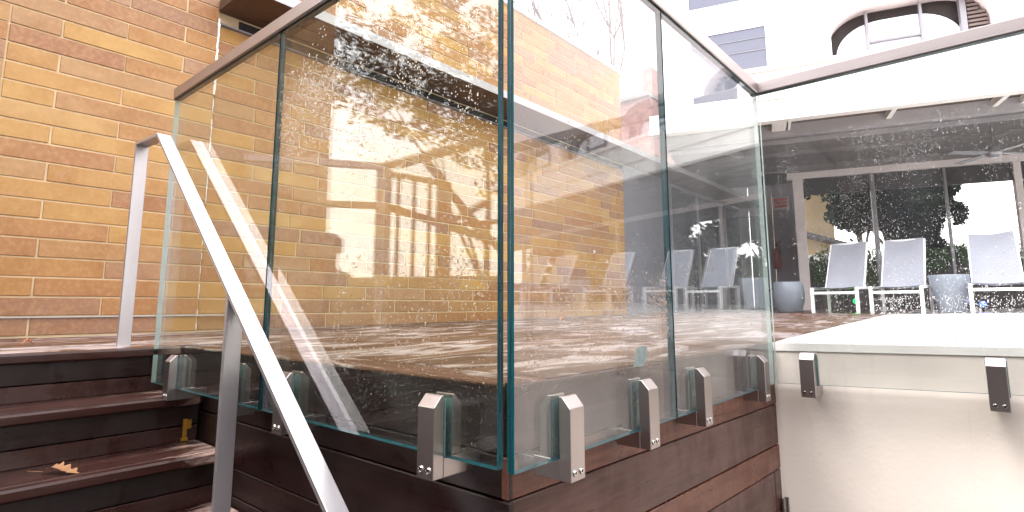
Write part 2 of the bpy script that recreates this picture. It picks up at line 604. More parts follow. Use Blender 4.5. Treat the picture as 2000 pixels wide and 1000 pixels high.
def copy_thing(src, loc, rotz=0., label=None):
    c = src.copy()
    COL.objects.link(c)
    c.location = loc
    c.rotation_euler = (0, 0, rotz)
    c['_loc'] = tuple(loc)
    if label:
        c['label'] = label
    for ch in list(src.children):
        d = ch.copy()
        COL.objects.link(d)
        d.parent = c
        for g in list(ch.children):
            e = g.copy()
            COL.objects.link(e)
            e.parent = d
    return c

def gz(x, y):
    return .0095 * max(0., y - .2) + .02 * max(0., x)

# ------------------------------------------------------------------ the setting
DO = .114          # deck face stands this far behind the glass
M_END = 1.605      # far end of the right-hand glass run
WX = -3.301        # brick wall plane
G0 = -1.05         # lower courtyard level

mb = MB()
mb.add([(-60, -60, G0), (60, -60, G0), (60, 60, G0 - .001), (-60, 60, G0 - .001)], [(0, 1, 2, 3)])
mb.build('ground', M_PAVE, kind='structure')

# raised base under the deck (dark, hidden below the boards)
mb = MB()
mb.box((-3.29, .14, G0 + .01), (-.14, 1.70, -.035))
mb.box((-3.29, 1.70, G0 + .01), (-.14, 12.5, -.035))
mb.box((-3.29, -1.50, G0 + .01), (-2.05, .14, -.035))
mb.build('deck_base', M_DARK, kind='structure')

# cream terrace: one sheet beyond the notch, sloping up slightly
tx = [-.30, -.05, .3, .8, 1.6, 3, 6, 12, 30, 60]
ty = [1.722, 2.0, 3.3, 5, 7, 9.0, 14, 24, 50, 90]
def tz(x, y):
    return min(.35, gz(min(x, 6), min(y, 14)))
vs = []
for y in ty:
    for i, x in enumerate(tx):
        xx = x
        if i == 0:
            xx = -.045 - .25 * min(1, max(0, y - 1.722) / 4.4)
        if i == 1:
            xx = max(x, -.02)
        vs.append((xx, y, tz(xx, y)))
nx = len(tx)
fs = [(j * nx + i, j * nx + i + 1, (j + 1) * nx + i + 1, (j + 1) * nx + i) for j in range(len(ty) - 1) for i in range(nx - 1)]
mb = MB().add(vs, fs)
mb.build('terrace', M_CREAMTOP, kind='structure')
mb = MB()
vs = [(x, y, tz(max(x, -.2), y) - .06) for y in (12.4, 20, 40, 90) for x in (-60, -20, -3.0, .5)]
mb.add(vs, [(j * 4 + i, j * 4 + i + 1, (j + 1) * 4 + i + 1, (j + 1) * 4 + i) for j in range(3) for i in range(3)])
mb.build('garden_ground', M_PAVE, kind='structure')

# ------------------------------------------------------------------ deck: boards one by one
deck = thing('deck', None, None, (-1.5, 1, 0), kind='structure')
bw, gap = .142, .006
def deck_board(x0, x1, y0, y1, dz=0.):
    tilt = rnd.uniform(-.0012, .0012)
    xm, ym = (x0 + x1) / 2, (y0 + y1) / 2
    z0, z1 = gz(0, y0) + dz, gz(0, y1) + dz
    b = MB()
    for (ya, za) in ((y0, z0), (y1, z1)):
        pass
    e = .003
    vs = []
    for y, z in ((y0, z0), (y1, z1)):
        vs += [(x0, y, z - .028), (x0, y, z - e + tilt), (x0 + e, y, z + tilt), (x1 - e, y, z - tilt), (x1, y, z - e - tilt), (x1, y, z - .028)]
    fs = [(i, i + 6, i + 7, i + 1) for i in range(5)] + [(0, 1, 2, 3, 4, 5), (11, 10, 9, 8, 7, 6)]
    b.add(vs, fs)
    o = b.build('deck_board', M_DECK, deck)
    return o
x = -.262
row = 0
while x > -3.28:
    x0 = max(x - bw, -3.285)
    ys = -1.50 if x0 < -2.10 else .262
    if x0 < -2.10 and x > -1.95:
        ys = .262
    y = ys
    first = rnd.uniform(.9, 2.6)
    while y < 9.3:
        ye = min(y + first, 11.6)
        if ye > 9.3:
            ye = 11.6
        deck_board(x0, x, y, ye - .004, rnd.uniform(-.0012, .0012))
        y = ye
        first = rnd.uniform(2.0, 3.4)
    x -= bw + gap
    row += 1
# border boards along the two glass edges
b = MB()
b.box((-1.95, .114, -.028), (-.116, .256, .0005))
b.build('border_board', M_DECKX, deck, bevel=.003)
b = MB()
vs = []
for (xa, xb, y) in ((-.256, -.113, .262), (-.256, -.034, 1.72), (-.256, -.05, 1.95), (-.256, -.16, 4.0), (-.256, -.235, 5.9)):
    z = gz(0, y)
    vs += [(xa, y, z - .028), (xa, y, z), (xb, y, z), (xb, y, z - .028)]
fs = []
for j in range(4):
    for i in range(4):
        k2 = (i + 1) % 4
        fs.append((j * 4 + i, (j + 1) * 4 + i, (j + 1) * 4 + k2, j * 4 + k2))
fs += [(0, 1, 2, 3), (19, 18, 17, 16)]
b.add(vs, fs)
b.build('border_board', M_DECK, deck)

# ------------------------------------------------------------------ timber cladding below the deck edge
ROWS = [(-.004, -.148, 0), (-.152, -.238, 1), (-.242, -.398, 0), (-.402, -.492, 1), (-.496, -.648, 0), (-.652, -.742, 1), (-.746, -.900, 0), (-.904, -1.048, 0)]
cladA = thing('timber_cladding', 'dark wet timber boards facing the deck beside the stairs', 'cladding', (-1.0, .13, G0))
for k, (z1, z0, red) in enumerate(ROWS):
    off = .0015 * (k % 2)
    b = MB().box((-2.02, .114 + off, z0), (-.1145, .134, z1))
    b.build('cladding_board', M_CLADA, cladA, bevel=.0025)
cladB = thing('timber_cladding', 'brown and red timber boards under the right hand glass', 'cladding', (-.08, .9, G0))
P0, P1 = Vector((-.114, .114, 0)), Vector((-.034, 1.722, 0))
DB = P1 - P0
NB = Vector((-DB.y, DB.x, 0)).normalized()
def bpt(t, z, d=0.):
    return P0 + DB * t + NB * d + Vector((0, 0, z + gz(0, (P0 + DB * t).y) * (1 if z > -.1 else .3)))
def boardB(t0, t1, z0, z1, m, off):
    b = MB()
    vs = [bpt(t, z, d) for d in (off, .022) for (t, z) in ((t0, z0), (t1, z0), (t1, z1), (t0, z1))]
    b.add(vs, [(0, 1, 2, 3), (7, 6, 5, 4), (1, 0, 4, 5), (2, 1, 5, 6), (3, 2, 6, 7), (0, 3, 7, 4)])
    b.build('cladding_board', m, cladB, bevel=.0025)
for k, (z1, z0, red) in enumerate(ROWS):
    m = M_CLADR if red else M_CLADB
    off = .0012 * ((k * 7) % 3)
    segs = [(0.0, 1.0)] if k < 4 else ([(0, .56), (.564, .955), (.959, 1.0)] if k == 4 else [(0, .42), (.424, 1.0)] if k % 2 else [(0, .66), (.664, 1.)])
    for t0, t1 in segs:
        boardB(t0, t1, z0, z1, m, off)
# corner trim and the hinge at the far end
b = MB().box((-.124, .1125, -.148), (-.1125, .124, .004))
b.build('corner_trim', M_CLADA, cladB, bevel=.001)
hz = -.60
b = MB()
hp = Vector((-.026, 1.700, 0))
for k in range(4):
    b.cyl(hp + Vector((0, 0, hz - .022 * k - .0205)), hp + Vector((0, 0, hz - .022 * k)), .0085, n=12)
b.box(hp + Vector((.004, .004, hz - .09)), hp + Vector((.018, .014, hz + .004)))
b.build('hinge', M_STEEL, cladB)

# ------------------------------------------------------------------ cream wall below the third glass run
wallC = thing('stucco_wall', 'cream stucco wall below the right hand terrace edge', 'wall', (1.5, 1.73, G0))
b = MB()
n = 26
vs = []
xs = [-.045 + (4.2 + .045) * (i / n) ** 1.2 for i in range(n + 1)]
zs = [G0, -.8, -.6, -.42, -.30, -.22, -.175, -.155, -.14, -.06, -.012]
for z in zs:
    for xx in xs:
        y = 1.722
        if -.18 < z < -.15:
            y -= .006 + .004 * mnoise.noise(Vector((xx * 9, 0, 3)))
        vs.append((xx, y, z + (.024 * max(0, xx) if z > -.2 else 0) + (.006 * mnoise.noise(Vector((xx * 11, z * 9, 1))) if -.2 < z < -.13 else 0)))
nn = len(xs)
fs = [(j * nn + i, j * nn + i + 1, (j + 1) * nn + i + 1, (j + 1) * nn + i) for j in range(len(zs) - 1) for i in range(nn - 1)]
b.add(vs, fs)
b.build('wall_face', M_CREAM, wallC, smooth=True)
b = MB()
b.add([(-.045, 1.716, -.018), (4.2, 1.716, -.018 + .1), (4.2, 1.716, .018 + .084), (-.045, 1.716, .013),
       (-.045, 1.74, -.018), (4.2, 1.74, -.018 + .1), (4.2, 1.74, .018 + .084), (-.045, 1.74, .013)],
      [(0, 1, 2, 3), (7, 6, 5, 4), (3, 2, 6, 7), (1, 0, 4, 5), (0, 3, 7, 4), (2, 1, 5, 6)])
b.build('slab_edge', M_SLABEDGE, wallC)

# ------------------------------------------------------------------ stairs
stairs = thing('stairs', 'dark wet timber stairs climbing to the landing on the left', 'stairs', (-1.2, -.7, G0))
NOSE = [-1.955, -1.705, -1.465, -1.225, -.985, -.745, -.505]
RISE = .174
for k in range(6):
    z = -RISE * k
    xn = NOSE[k]
    ya, yb = -1.46, .105
    # tread: nosing board and rear board
    b = MB().box((xn - .045, ya, z - .036), (xn, yb, z + .001))
    b.build('nosing', M_TREAD, stairs, bevel=.007)
    if k > 0:
        b = MB().box((NOSE[k - 1] - .03, ya, z - .03), (xn - .049, yb, z))
        b.build('tread_board', M_TREAD, stairs, bevel=.003)
    else:
        b = MB().box((xn - .145, ya, z - .03), (xn - .049, yb - .003, z))
        b.build('tread_board', M_TREAD, stairs, bevel=.003)
    zr = z - .036
    zb = -RISE * (k + 1)
    zm = zr - (zr - zb) * .56
    b = MB().box((xn - .055, ya, zm + .002), (xn - .022, yb, zr))
    b.build('riser_board', M_RISER, stairs, bevel=.002)
    b = MB().box((xn - .055, ya, zb), (xn - .024, yb, zm - .002))
    b.build('riser_board', M_RISER2, stairs, bevel=.002)
    b = MB().box((xn - .20, ya + .02, G0), (xn - .06, yb - .01, z - .04))
    b.build('stair_carcass', M_DARK, stairs)

# ------------------------------------------------------------------ brick wall
wall = thing('brick_wall', 'long tan and brown brick wall along the back of the deck', 'wall', (WX, 2.5, 0))
PITCHZ = .1075
def zrow(r):
    return .008 + PITCHZ * r
L_END = 6.40
REC = WX - .035     # recessed part right of the white sealant joint
TOP_R = 34
def joints(row, side):
    rr = random.Random(row * 13 + (5 if side else 0))
    if side == 0:
        js = [.652]
        y = .445 if row % 2 == 0 else .12
        js.append(y)
        y = -.20 if row % 2 == 0 else -.52 + rr.choice([0, .09])
        js.append(y)
        if row % 2 == 0:
            y = -.43
            js.append(y)
        while y > -1.1:
            y -= .645
            js.append(max(y, -1.56))
            y = js[-1]
        if js[-1] > -1.55:
            js.append(-1.56)
        return js[::-1]
    js = [.664]
    y = .664 + (.30 if row % 2 == 0 else .62) * rr.uniform(.9, 1.1)
    js.append(y)
    while y < L_END - .75:
        y += rr.choice([.645, .645, .645, .40, .52])
        js.append(y)
    rem = L_END - js[-1]
    if rem > .3:
        js.append(L_END - (.2 if row % 2 else .38))
    if L_END - js[-1] > .05:
        js.append(L_END)
    else:
        js[-1] = L_END
    return js
pieces = []
def project(p):
    d = Vector(p) - CAM
    z = d.dot(fw)
    if z < .05:
        return None
    return 1000 + 1091.74 * d.dot(rt) / z, 444.6 - 1091.74 * d.dot(up) / z, z
for r in range(TOP_R):
    for side in (0, 1):
        if side == 1 and r in (20,):
            continue
        js = joints(r, side)
        for a, c in zip(js[:-1], js[1:]):
            if c - a < .03:
                continue
            px = project((WX, (a + c) / 2, zrow(r) + .05))
            score = 0
            if px and -60 < px[0] < 2060 and -30 < px[1] < 1030:
                score = (c - a) / px[2] ** 2 * (2.5 if px[0] < 345 else 1)
                if side == 1 and 20 <= r <= 22:
                    score *= .1
            pieces.append((score, side, r, a, c))
pieces.sort(key=lambda t: -t[0])
meshes = {}
mx = .0045
stuffb = MB()
for i, (s_, side, r, a, c) in enumerate(pieces):
    x0 = WX if side == 0 else REC
    ln = c - a - 2 * mx
    pr_ = rnd.uniform(-.0018, .0018)
    zc = zrow(r) + PITCHZ / 2
    if i < 295 and s_ > 0:
        key = round(ln, 2)
        if key not in meshes:
            meshes[key] = MB().box((-.05, -ln / 2, -.0491), (0, ln / 2, .0491)).mesh('brick', MB_BRICK, bevel=.0025)
        o = place('brick', meshes[key], wall, (x0 + pr_, (a + c) / 2, zc))
        o.scale = (1, ln / key + rnd.uniform(-.003, .001), 1 + rnd.uniform(-.018, .004))
        o.rotation_euler = (rnd.uniform(-.0012, .0012), 0, rnd.uniform(-.0015, .0015))
    else:
        stuffb.box((x0 - .05, a + mx, zc - .0491), (x0 + pr_, c - mx, zc + .0491))
stuffb.build('brickwork', MB_BRICK, wall, kind='stuff')
zt_ = zrow(TOP_R)
b = MB()
b.box((WX - .25, -1.556, G0), (WX - .0065, .650, zt_ - .003))
b.box((REC - .25, .651, G0), (REC - .0065, L_END - .003, zt_ - .003))
b.build('mortar_bed', M_MORTAR, wall)
b = MB()
b.box((WX - .27, -1.57, zt_), (WX + .02, .66, zt_ + .06))
b.box((REC - .27, .662, zt_), (REC + .03, L_END + .02, zt_ + .06))
b.build('coping', M_WHITE, wall, bevel=.005)
# white sealant down the joint
b = MB()
z = .02
while z < 2.17:
    dz = rnd.uniform(.02, .06)
    if z < 1.66 and rnd.random() < .35:
        z += dz
        continue
    wd = .009 if z > 1.6 else .004
    b.box((WX - .03, .650 - wd * rnd.uniform(.5, 1.), z), (WX + .003 + rnd.uniform(0, .003), .650 + wd * rnd.uniform(.6, 1.1), z + dz * .98))
    z += dz
b.build('sealant_bead', M_SEAL, wall, bevel=.0015)
b = MB().box((WX - .01, -1.3, .108), (WX + .012, .95, .1135))
b.build('flashing_strip', M_FASCIA, wall)
b = MB().box((REC - .005, .664, 2.158), (REC + .03, L_END, 2.170))
b.build('flashing_strip', M_FRAME, wall)
b = MB().box((REC - .04, .80, 2.172), (REC - .004, L_END, 2.248))
b.build('shadow_gap_panel', M_DARK, wall)

# canopy over the deck along the brick wall
can = thing('canopy', 'thin flat metal canopy running along the brick wall', 'canopy', (-3.1, 6, 2.25))
CX = -2.872
MB().box((WX - .03, .655, 2.256), (CX, 12.0, 2.262)).build('soffit', M_BROWNSOF, can)
MB().box((WX - .03, .650, 2.2625), (CX - .002, 12.0, 2.315)).build('roof_slab', M_FASCIA, can)
MB().box((CX, .645, 2.25), (CX + .006, 12.0, 2.326)).build('fascia', M_FASCIA, can)
MB().box((WX, .643, 2.25), (CX, .649, 2.326)).build('end_fascia', M_BROWNSOF, can)

# ------------------------------------------------------------------ storefront under the canopy
st = thing('storefront', 'grey glazed shopfront beyond the end of the brick wall', 'storefront', (WX, 9, 0))
MB().box((WX - .2, 6.41, -.03), (WX - .05, 8.05, 2.24)).build('side_panel', M_SHOPWALL, st)
ys_ = [8.05, 9.2, 10.6, 11.75]
for a, c in zip(ys_[:-1], ys_[1:]):
    MB().box((WX - .10, a + .03, .03), (WX - .085, c - .03, 2.2)).build('pane', M_STORE, st)
for a in ys_:
    MB().box((WX - .13, a - .03, -.02), (WX - .05, a + .03, 2.24)).build('mullion', M_FRAME, st, bevel=.004)
MB().box((WX - .12, 8.08, 2.2), (WX - .06, 11.72, 2.245)).build('head_rail', M_FRAME, st)
MB().box((WX - .12, 8.08, -.02), (WX - .06, 11.72, .03)).build('sill_rail', M_FRAME, st)
MB().box((WX - .5, 6.405, 2.33), (WX - .3, 12, 2.6)).build('upper_wall', M_SHOPWALL, st)

# ------------------------------------------------------------------ patio cover and white building (turned frame)
A0 = Vector((-1.46, 6.85, 0))
U = Vector((.957, .289, 0)).normalized()
V = Vector((-U.y, U.x, 0))
def uv(u, v, z=0):
    return A0 + U * u + V * v + Vector((0, 0, z))
def ubox(mb, u0, u1, v0, v1, z0, z1, mi=0):
    return mb.obox(uv(u0, v0, z0), U * (u1 - u0), V * (v1 - v0), Vector((0, 0, z1 - z0)), mi)
def ub(name, m, par, u0, u1, v0, v1, z0, z1, bevel=0):
    return ubox(MB(), u0, u1, v0, v1, z0, z1).build(name, m, par, bevel=bevel)
UE = 26.0
pat = thing('patio_cover', 'white flat roofed patio cover with grey ceiling over the chairs', 'patio cover', tuple(uv(3, 1.5)))
ub('fascia', M_WHITE, pat, -1.49, UE, 0, .10, 2.60, 2.90)
ub('parapet', M_WHITE, pat, -.29, UE, -.02, .16, 2.902, 3.30)
ub('coping', M_WHITE, pat, -.30, UE, -.06, .2, 3.302, 3.36)
ub('lower_trim', M_WHITE, pat, -1.5, UE, -.05, -.002, 2.60, 2.66)
ub('roof_slab', M_WHITE, pat, -1.49, UE, .102, 5.4, 2.82, 2.90)
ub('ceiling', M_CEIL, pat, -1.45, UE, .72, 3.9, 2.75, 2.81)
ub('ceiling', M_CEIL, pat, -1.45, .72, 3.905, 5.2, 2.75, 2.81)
ub('eave_soffit', M_BROWNSOF, pat, -1.45, UE, .104, .60, 2.72, 2.745)
ub('front_beam', M_CEILLT, pat, -1.45, UE, .60, .715, 2.56, 2.745)
ub('ceiling_trim', M_CEILLT, pat, -1.45, UE, 1.5, 1.56, 2.69, 2.748)
ub('ceiling_trim', M_CEIL, pat, -1.45, UE, 2.3, 2.38, 2.68, 2.748)
ub('rear_beam', M_PINK, pat, .42, UE, 3.45, 3.6, 2.50, 2.62)
ub('rear_beam', M_CEIL, pat, .42, UE, 3.42, 3.62, 2.622, 2.745)
for uu in (.12, .30, 1.5, 2.62, 2.9, 4.1, 5.3, 6.5, 7.7, 8.9, 10.1, 11.3, 12.5, 13.7, 14.9, 16.1):
    ub('rafter_tail', M_WHITE, pat, uu, uu + (.2 if uu in (.12, 2.9) else .055), .106, .596, 2.63, 2.718)
for uu, m, wd in ((.50, M_PINK, .17), (1.72, M_FRAME, .07), (2.78, M_FRAME, .045), (3.72, M_PINK, .10), (5.2, M_FRAME, .07), (6.7, M_PINK, .1), (8.2, M_FRAME, .07), (10.2, M_PINK, .1), (12.5, M_FRAME, .07), (15, M_PINK, .1), (18, M_FRAME, .07), (21, M_PINK, .1)):
    ub('post', m, pat, uu, uu + wd, 3.46, 3.46 + min(wd, .12), .07, 2.498, .004)

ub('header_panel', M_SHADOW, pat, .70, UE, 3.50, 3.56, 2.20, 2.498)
# corner wall with the extinguisher
cw = thing('end_wall', 'pale lavender wall with a grey door in the far corner', 'wall', tuple(uv(0, 5)))
ub('wall_panel', M_GREYWALL, cw, -.62, -.30, 5.0, 5.12, -.02, 2.74)
ub('door', M_DOORG, cw, -.29, .16, 5.02, 5.08, .03, 2.05, .004)
ub('wall_panel', M_GREYWALL, cw, -.29, .16, 5.0, 5.12, 2.055, 2.74)
ub('wall_panel', M_LAVWALL, cw, .17, .70, 5.0, 5.12, -.02, 2.74)
ub('trim_line', M_FRAME, cw, -.62, .16, 4.99, 5.0, 2.06, 2.075)
ub('side_return', M_PINK, cw, .58, .66, 3.66, 4.99, -.02, 2.74)

# fire extinguisher on the corner wall
fx = uv(.20, 4.88, 0)
ex = thing('fire_extinguisher', 'red fire extinguisher hung on the pale corner wall', 'fire extinguisher', (fx.x, fx.y, .93))
b = MB().lathe((fx.x, fx.y, .93), [(.062, 0), (.078, .02), (.07, .36), (.055, .41), (.025, .44), (.025, .47)], 16)
b.build('cylinder', M_RED, ex, smooth=True)
b = MB().lathe((fx.x, fx.y, 1.06), [(.0715, 0), (.0715, .15)], 16)
b.build('label_band', M_SIGNW, ex, smooth=True)
b = MB().box((fx.x - .03, fx.y - .02, 1.40), (fx.x + .03, fx.y + .02, 1.45)).bar((fx.x, fx.y, 1.46), (fx.x + .12, fx.y - .03, 1.50), .02, .015)
b.cyl((fx.x + .03, fx.y, 1.42), (fx.x + .085, fx.y - .03, 1.25), .010, n=8)
b.build('valve', M_BLACK, ex)
# red sign
sg = thing('wall_sign', 'small white sign with a red printed block on the pale corner wall', 'sign', tuple(uv(.30, 4.9, 2.2)))
ub('sign_board', M_SIGNW, sg, .17, .50, 4.97, 4.985, 2.18, 2.46)
for zz in (2.235, 2.305, 2.375):
    ub('red_print', M_SIGNR, sg, .21, .46, 4.962, 4.967, zz, zz + .055)

# white hotel building behind
hot = thing('hotel_building', 'white rendered building with arched and blue grey windows', 'building', tuple(uv(3, 3)))
ub('facade', M_WHITE, hot, -1.44, .86, 1.2, 1.6, 2.905, 12)
ub('facade', M_PINK, hot, .86, 26, 1.16, 1.6, 2.905, 3.70)
def arch_pts(u0, u1, z0, z1, r, v, n=10):
    pts = [uv(u0, v, z0), uv(u1, v, z0)]
    for i in range(n + 1):
        t = math.pi / 2 * i / n
        pts.append(uv(u1 - r + r * math.cos(t), v, z1 - r * .8 + r * .8 * math.sin(t)))
    for i in range(n + 1):
        t = math.pi / 2 * (1 - i / n)
        pts.append(uv(u0 + r - r * math.cos(t), v, z1 - r * .8 + r * .8 * math.sin(t)))
    return pts
ARCH = [(1.02 + 2.3 * k, 3.0 + 2.3 * k) for k in range(10)]
# pink pier facade with arched openings cut as strips around each arch
def arch_wall(u0, u1, ua, ub_, z0, z1, ztop, r, v0, v1):
    b = MB()
    n = 12
    # left and right piers
    ubox(b, u0, ua, v0, v1, z0, ztop)
    ubox(b, ub_, u1, v0, v1, z0, ztop)
    prof = []
    for i in range(n + 1):
        t = math.pi / 2 * i / n
        prof.append((ua + r - r * math.cos(t), z1 - r * .8 + r * .8 * math.sin(t)))
    prof += [(ub_ - (p[0] - ua), p[1]) for p in prof[::-1]]
    for (a, za), (c, zc) in zip(prof[:-1], prof[1:]):
        if c - a < 1e-5:
            continue
        vs = [uv(a, v0, za), uv(c, v0, zc), uv(c, v0, ztop), uv(a, v0, ztop), uv(a, v1, za), uv(c, v1, zc), uv(c, v1, ztop), uv(a, v1, ztop)]
        b.add(vs, [(0, 1, 2, 3), (7, 6, 5, 4), (1, 0, 4, 5), (3, 2, 6, 7)])
    return b
for k, (ua, uc) in enumerate(ARCH):
    e0 = .86 if k == 0 else (ARCH[k - 1][1] + ua) / 2
    e1 = (uc + ARCH[k + 1][0]) / 2 if k < len(ARCH) - 1 else 26
    arch_wall(e0, e1, ua, uc, 3.70, 4.62, 7.0, .62, 1.16, 1.60).build('arched_bay', M_PINK, hot)
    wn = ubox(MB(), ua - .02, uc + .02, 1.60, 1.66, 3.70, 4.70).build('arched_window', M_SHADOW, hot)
    # glass with a rounded head set in the reveal
    g = MB().prism(arch_pts(ua + .10, uc - .30, 3.71, 4.43, .60, 1.50), V * .01)
    g.build('pane', M_ARCHGL, wn)
    for f_ in (.28, .66):
        uu = ua + (uc - ua - .2) * f_
        ub('mullion', M_FRAME, wn, uu, uu + .035, 1.44, 1.498, 3.71, 4.58)
    ub('mullion', M_FRAME, wn, uc - .34, uc - .27, 1.40, 1.498, 3.71, 4.58)
    ub('transom', M_FRAME, wn, ua + (uc - ua - .2) * .28 + .036, ua + (uc - ua - .2) * .66 - .001, 1.45, 1.498, 4.08, 4.11)
    for q in range(13 if k < 4 else 0):
        z = 3.72 + q * .06
        ub('louvre_slat', M_LOUV, wn, uc - .25, uc - (.03 if z < 4.3 else .12), 1.44, 1.49, z, z + .035)
ub('upper_facade', M_PINK, hot, .86, 26, 1.16, 1.6, 7.0, 12)
for (u0, u1, z0, z1) in ((-.98, .14, 3.40, 4.53), (-.98, .14, 5.02, 5.9), (-.98, .14, 6.4, 7.3)):
    wn = ub('window', M_WINGL, hot, u0, u1, 1.185, 1.199, z0, z1)
    ub('window_frame', M_FRAMEW, wn, u0 - .03, u1 + .03, 1.17, 1.199, z1, z1 + .03)
    ub('window_frame', M_FRAMEW, wn, u1, u1 + .025, 1.17, 1.199, z0, z1)
    ub('window_frame', M_FRAMEW, wn, u0 - .025, u0, 1.17, 1.199, z0, z1)
    ub('window_frame', M_FRAMEW, wn, u0 - .03, u1 + .03, 1.17, 1.199, z0 - .03, z0)
    for f_ in (.84, .66, .35):
        zz = z0 + (z1 - z0) * f_
        ub('glazing_bar', M_FRAME, wn, u0, u1, 1.176, 1.184, zz, zz + .008)
ub('pier', M_PINK, hot, .62, .86, 1.12, 1.62, 2.91, 12)

# ------------------------------------------------------------------ glass guards
TH = .0175
ZT, ZB = 1.066, -.139
def droplets(parent, plane, spots, seed):
    """plane: function (s, z) -> (point, normal, tangent); spots: (s0,s1,z0,z1,count,size,streak)"""
    rr = random.Random(seed)
    b = MB()
    for (s0, s1, z0, z1, cnt, size, mode) in spots:
        done = 0
        tries = 0
        while done < cnt and tries < cnt * 8:
            tries += 1
            a, c = rr.random(), rr.random()
            s_, z_ = s0 + (s1 - s0) * a, z0 + (z1 - z0) * c
            if mode == 'soft':
                q = 1 - max(abs(a - .5) * 2, abs(c - .5) * 2)
                if rr.random() > q * 1.6:
                    continue
            nz = mnoise.noise(Vector((s_ * 7, z_ * (2.2 if mode == 'streak' else 6), seed)))
            if mode != 'even' and rr.random() > .5 + nz * 1.1:
                continue
            done += 1
            r = size * rr.uniform(.45, 1.25) * (1 if rr.random() < .93 else 1.7)
            p, nrm, tg = plane(s_, z_)
            upv = Vector((0, 0, 1))
            el = rr.uniform(.9, 1.25) if mode != 'streak' else rr.uniform(1., 2.2)
            n = 6
            vs = []
            for (rad, h) in ((1, 0), (.72, .42)):
                for i in range(n):
                    t = 2 * math.pi * i / n
                    vs.append(p + tg * (math.cos(t) * r * rad) + upv * (math.sin(t) * r * rad * el) + nrm * (r * h + .0002))
            vs.append(p + nrm * (r * .58 + .0002))
            fs = [(i, (i + 1) % n, n + (i + 1) % n, n + i) for i in range(n)] + [(n + i, n + (i + 1) % n, 2 * n) for i in range(n)]
            b.add(vs, fs)
    o = b.build('water_droplets', M_DROP, parent, kind='stuff', smooth=True)
    return o

def glass_panel(axis, s0, s1, label, spots, seed, zb0=ZB, zb1=ZB, group='frameless glass guard panels', pale=()):
    """axis 'A': plane y=0 facing -y, s along x; 'B': plane x=0 facing +x, s along y; 'C': plane y=M_END facing -y"""
    b = MB()
    if axis == 'A':
        P = lambda s, z, d: (s, d, z)
    elif axis == 'B':
        P = lambda s, z, d: (-d, s, z)
    else:
        P = lambda s, z, d: (s, M_END + d, z)
    vs = [P(s0, zb0, 0), P(s1, zb1, 0), P(s1, ZT, 0), P(s0, ZT, 0), P(s0, zb0, TH), P(s1, zb1, TH), P(s1, ZT, TH), P(s0, ZT, TH)]
    fs = [(0, 1, 2, 3), (7, 6, 5, 4), (1, 0, 4, 5), (2, 1, 5, 6), (3, 2, 6, 7), (0, 3, 7, 4)]
    mids = [0, 0, 1, 1, 1, 1]
    b.v += [tuple(v) for v in vs]
    b.f += fs
    if 'start' in pale:
        mids[5] = 2
    if 'end' in pale:
        mids[3] = 2
    b.mi += mids
    loc = Vector(P((s0 + s1) / 2, zb0, TH / 2))
    o = b.build('glass_balustrade', [{'A': M_GLASS, 'B': M_GLASSB, 'C': M_GLASSC}[axis], M_EDGE, M_EDGEPALE], loc=loc, label=label, cat='glass panel', group=group)
    # laminate seam showing as a dark line along the polished edges
    e = MB()
    t0, t1 = TH * .42, TH * .58
    def strip(sa, sb, za, zc):
        pts = [P(sa, za, t0), P(sb, zc, t1)]
        e.box(pts[0], pts[1])
    pr = .0004
    if 'start' not in pale:
        strip(s0 - pr, s0 + pr, zb0, ZT)
    if 'end' not in pale:
        strip(s1 - pr, s1 + pr, zb1, ZT)
    e.build('interlayer_line', M_LAYER, o)
    if spots:
        pl = lambda s, z: (Vector(P(s, z, -.0003)), {'A': Vector((0, -1, 0)), 'B': Vector((1, 0, 0)), 'C': Vector((0, -1, 0))}[axis],
                           {'A': Vector((1, 0, 0)), 'B': Vector((0, 1, 0)), 'C': Vector((1, 0, 0))}[axis])
        droplets(o, pl, spots, seed)
    return o
JA, JB = -1.009, .694
gA1 = glass_panel('A', -1.955, JA - .004, 'end glass panel beside the stair landing, left of the front run',
                  [(-1.9, -1.05, .1, 1.0, 60, .0022, 'even')], 1, pale=('start',))
gA2 = glass_panel('A', JA + .004, -.043, 'large front glass panel with tree reflection and dense droplets at its upper left',
                  [(-1.0, -.62, .58, .93, 2000, .0020, 'soft'), (-.78, -.1, .45, 1.0, 1600, .0020, 'x'), (-.62, -.06, .02, .30, 900, .0021, 'x'),
                   (-.45, -.04, .20, .55, 420, .0018, 'x'), (-.98, -.04, -.13, .02, 1500, .0012, 'even'), (-1, -.04, -.1, 1.0, 350, .0016, 'even')], 2)
gB1 = glass_panel('B', .0, JB - .004, 'right hand glass panel next to the corner with droplets near its foot',
                  [(.02, .66, .0, .22, 1100, .0020, 'x'), (.25, .68, .08, .26, 600, .0019, 'x'), (.02, .68, .2, .9, 300, .0017, 'even'), (.02, .4, .5, .75, 300, .0014, 'x'),
                   (.02, .68, -.12, 0., 160, .0014, 'even')], 3)
gB2 = glass_panel('B', JB + .004, M_END - .006, 'far right hand glass panel ending at the inner corner',
                  [(.75, 1.55, .05, .3, 260, .0017, 'x'), (.7, 1.58, -.12, 1.0, 140, .0016, 'even')], 4, pale=('end',))
gC1 = glass_panel('C', .004, 1.24, 'glass panel across the chairs with heavy rain streaks, above the cream wall',
                  [(.06, 1.2, .40, .84, 4200, .00105, 'x'), (.1, 1.2, .03, .5, 5200, .0012, 'streak'), (.05, 1.2, .62, .86, 1800, .0010, 'x'),
                   (.35, 1.0, .03, .2, 2500, .0013, 'streak')], 5, -.137, -.097, pale=('start',))
gC2 = glass_panel('C', 1.252, 2.45, 'next glass panel of the same run, outside the picture on the right', [], 6, -.097, -.06)

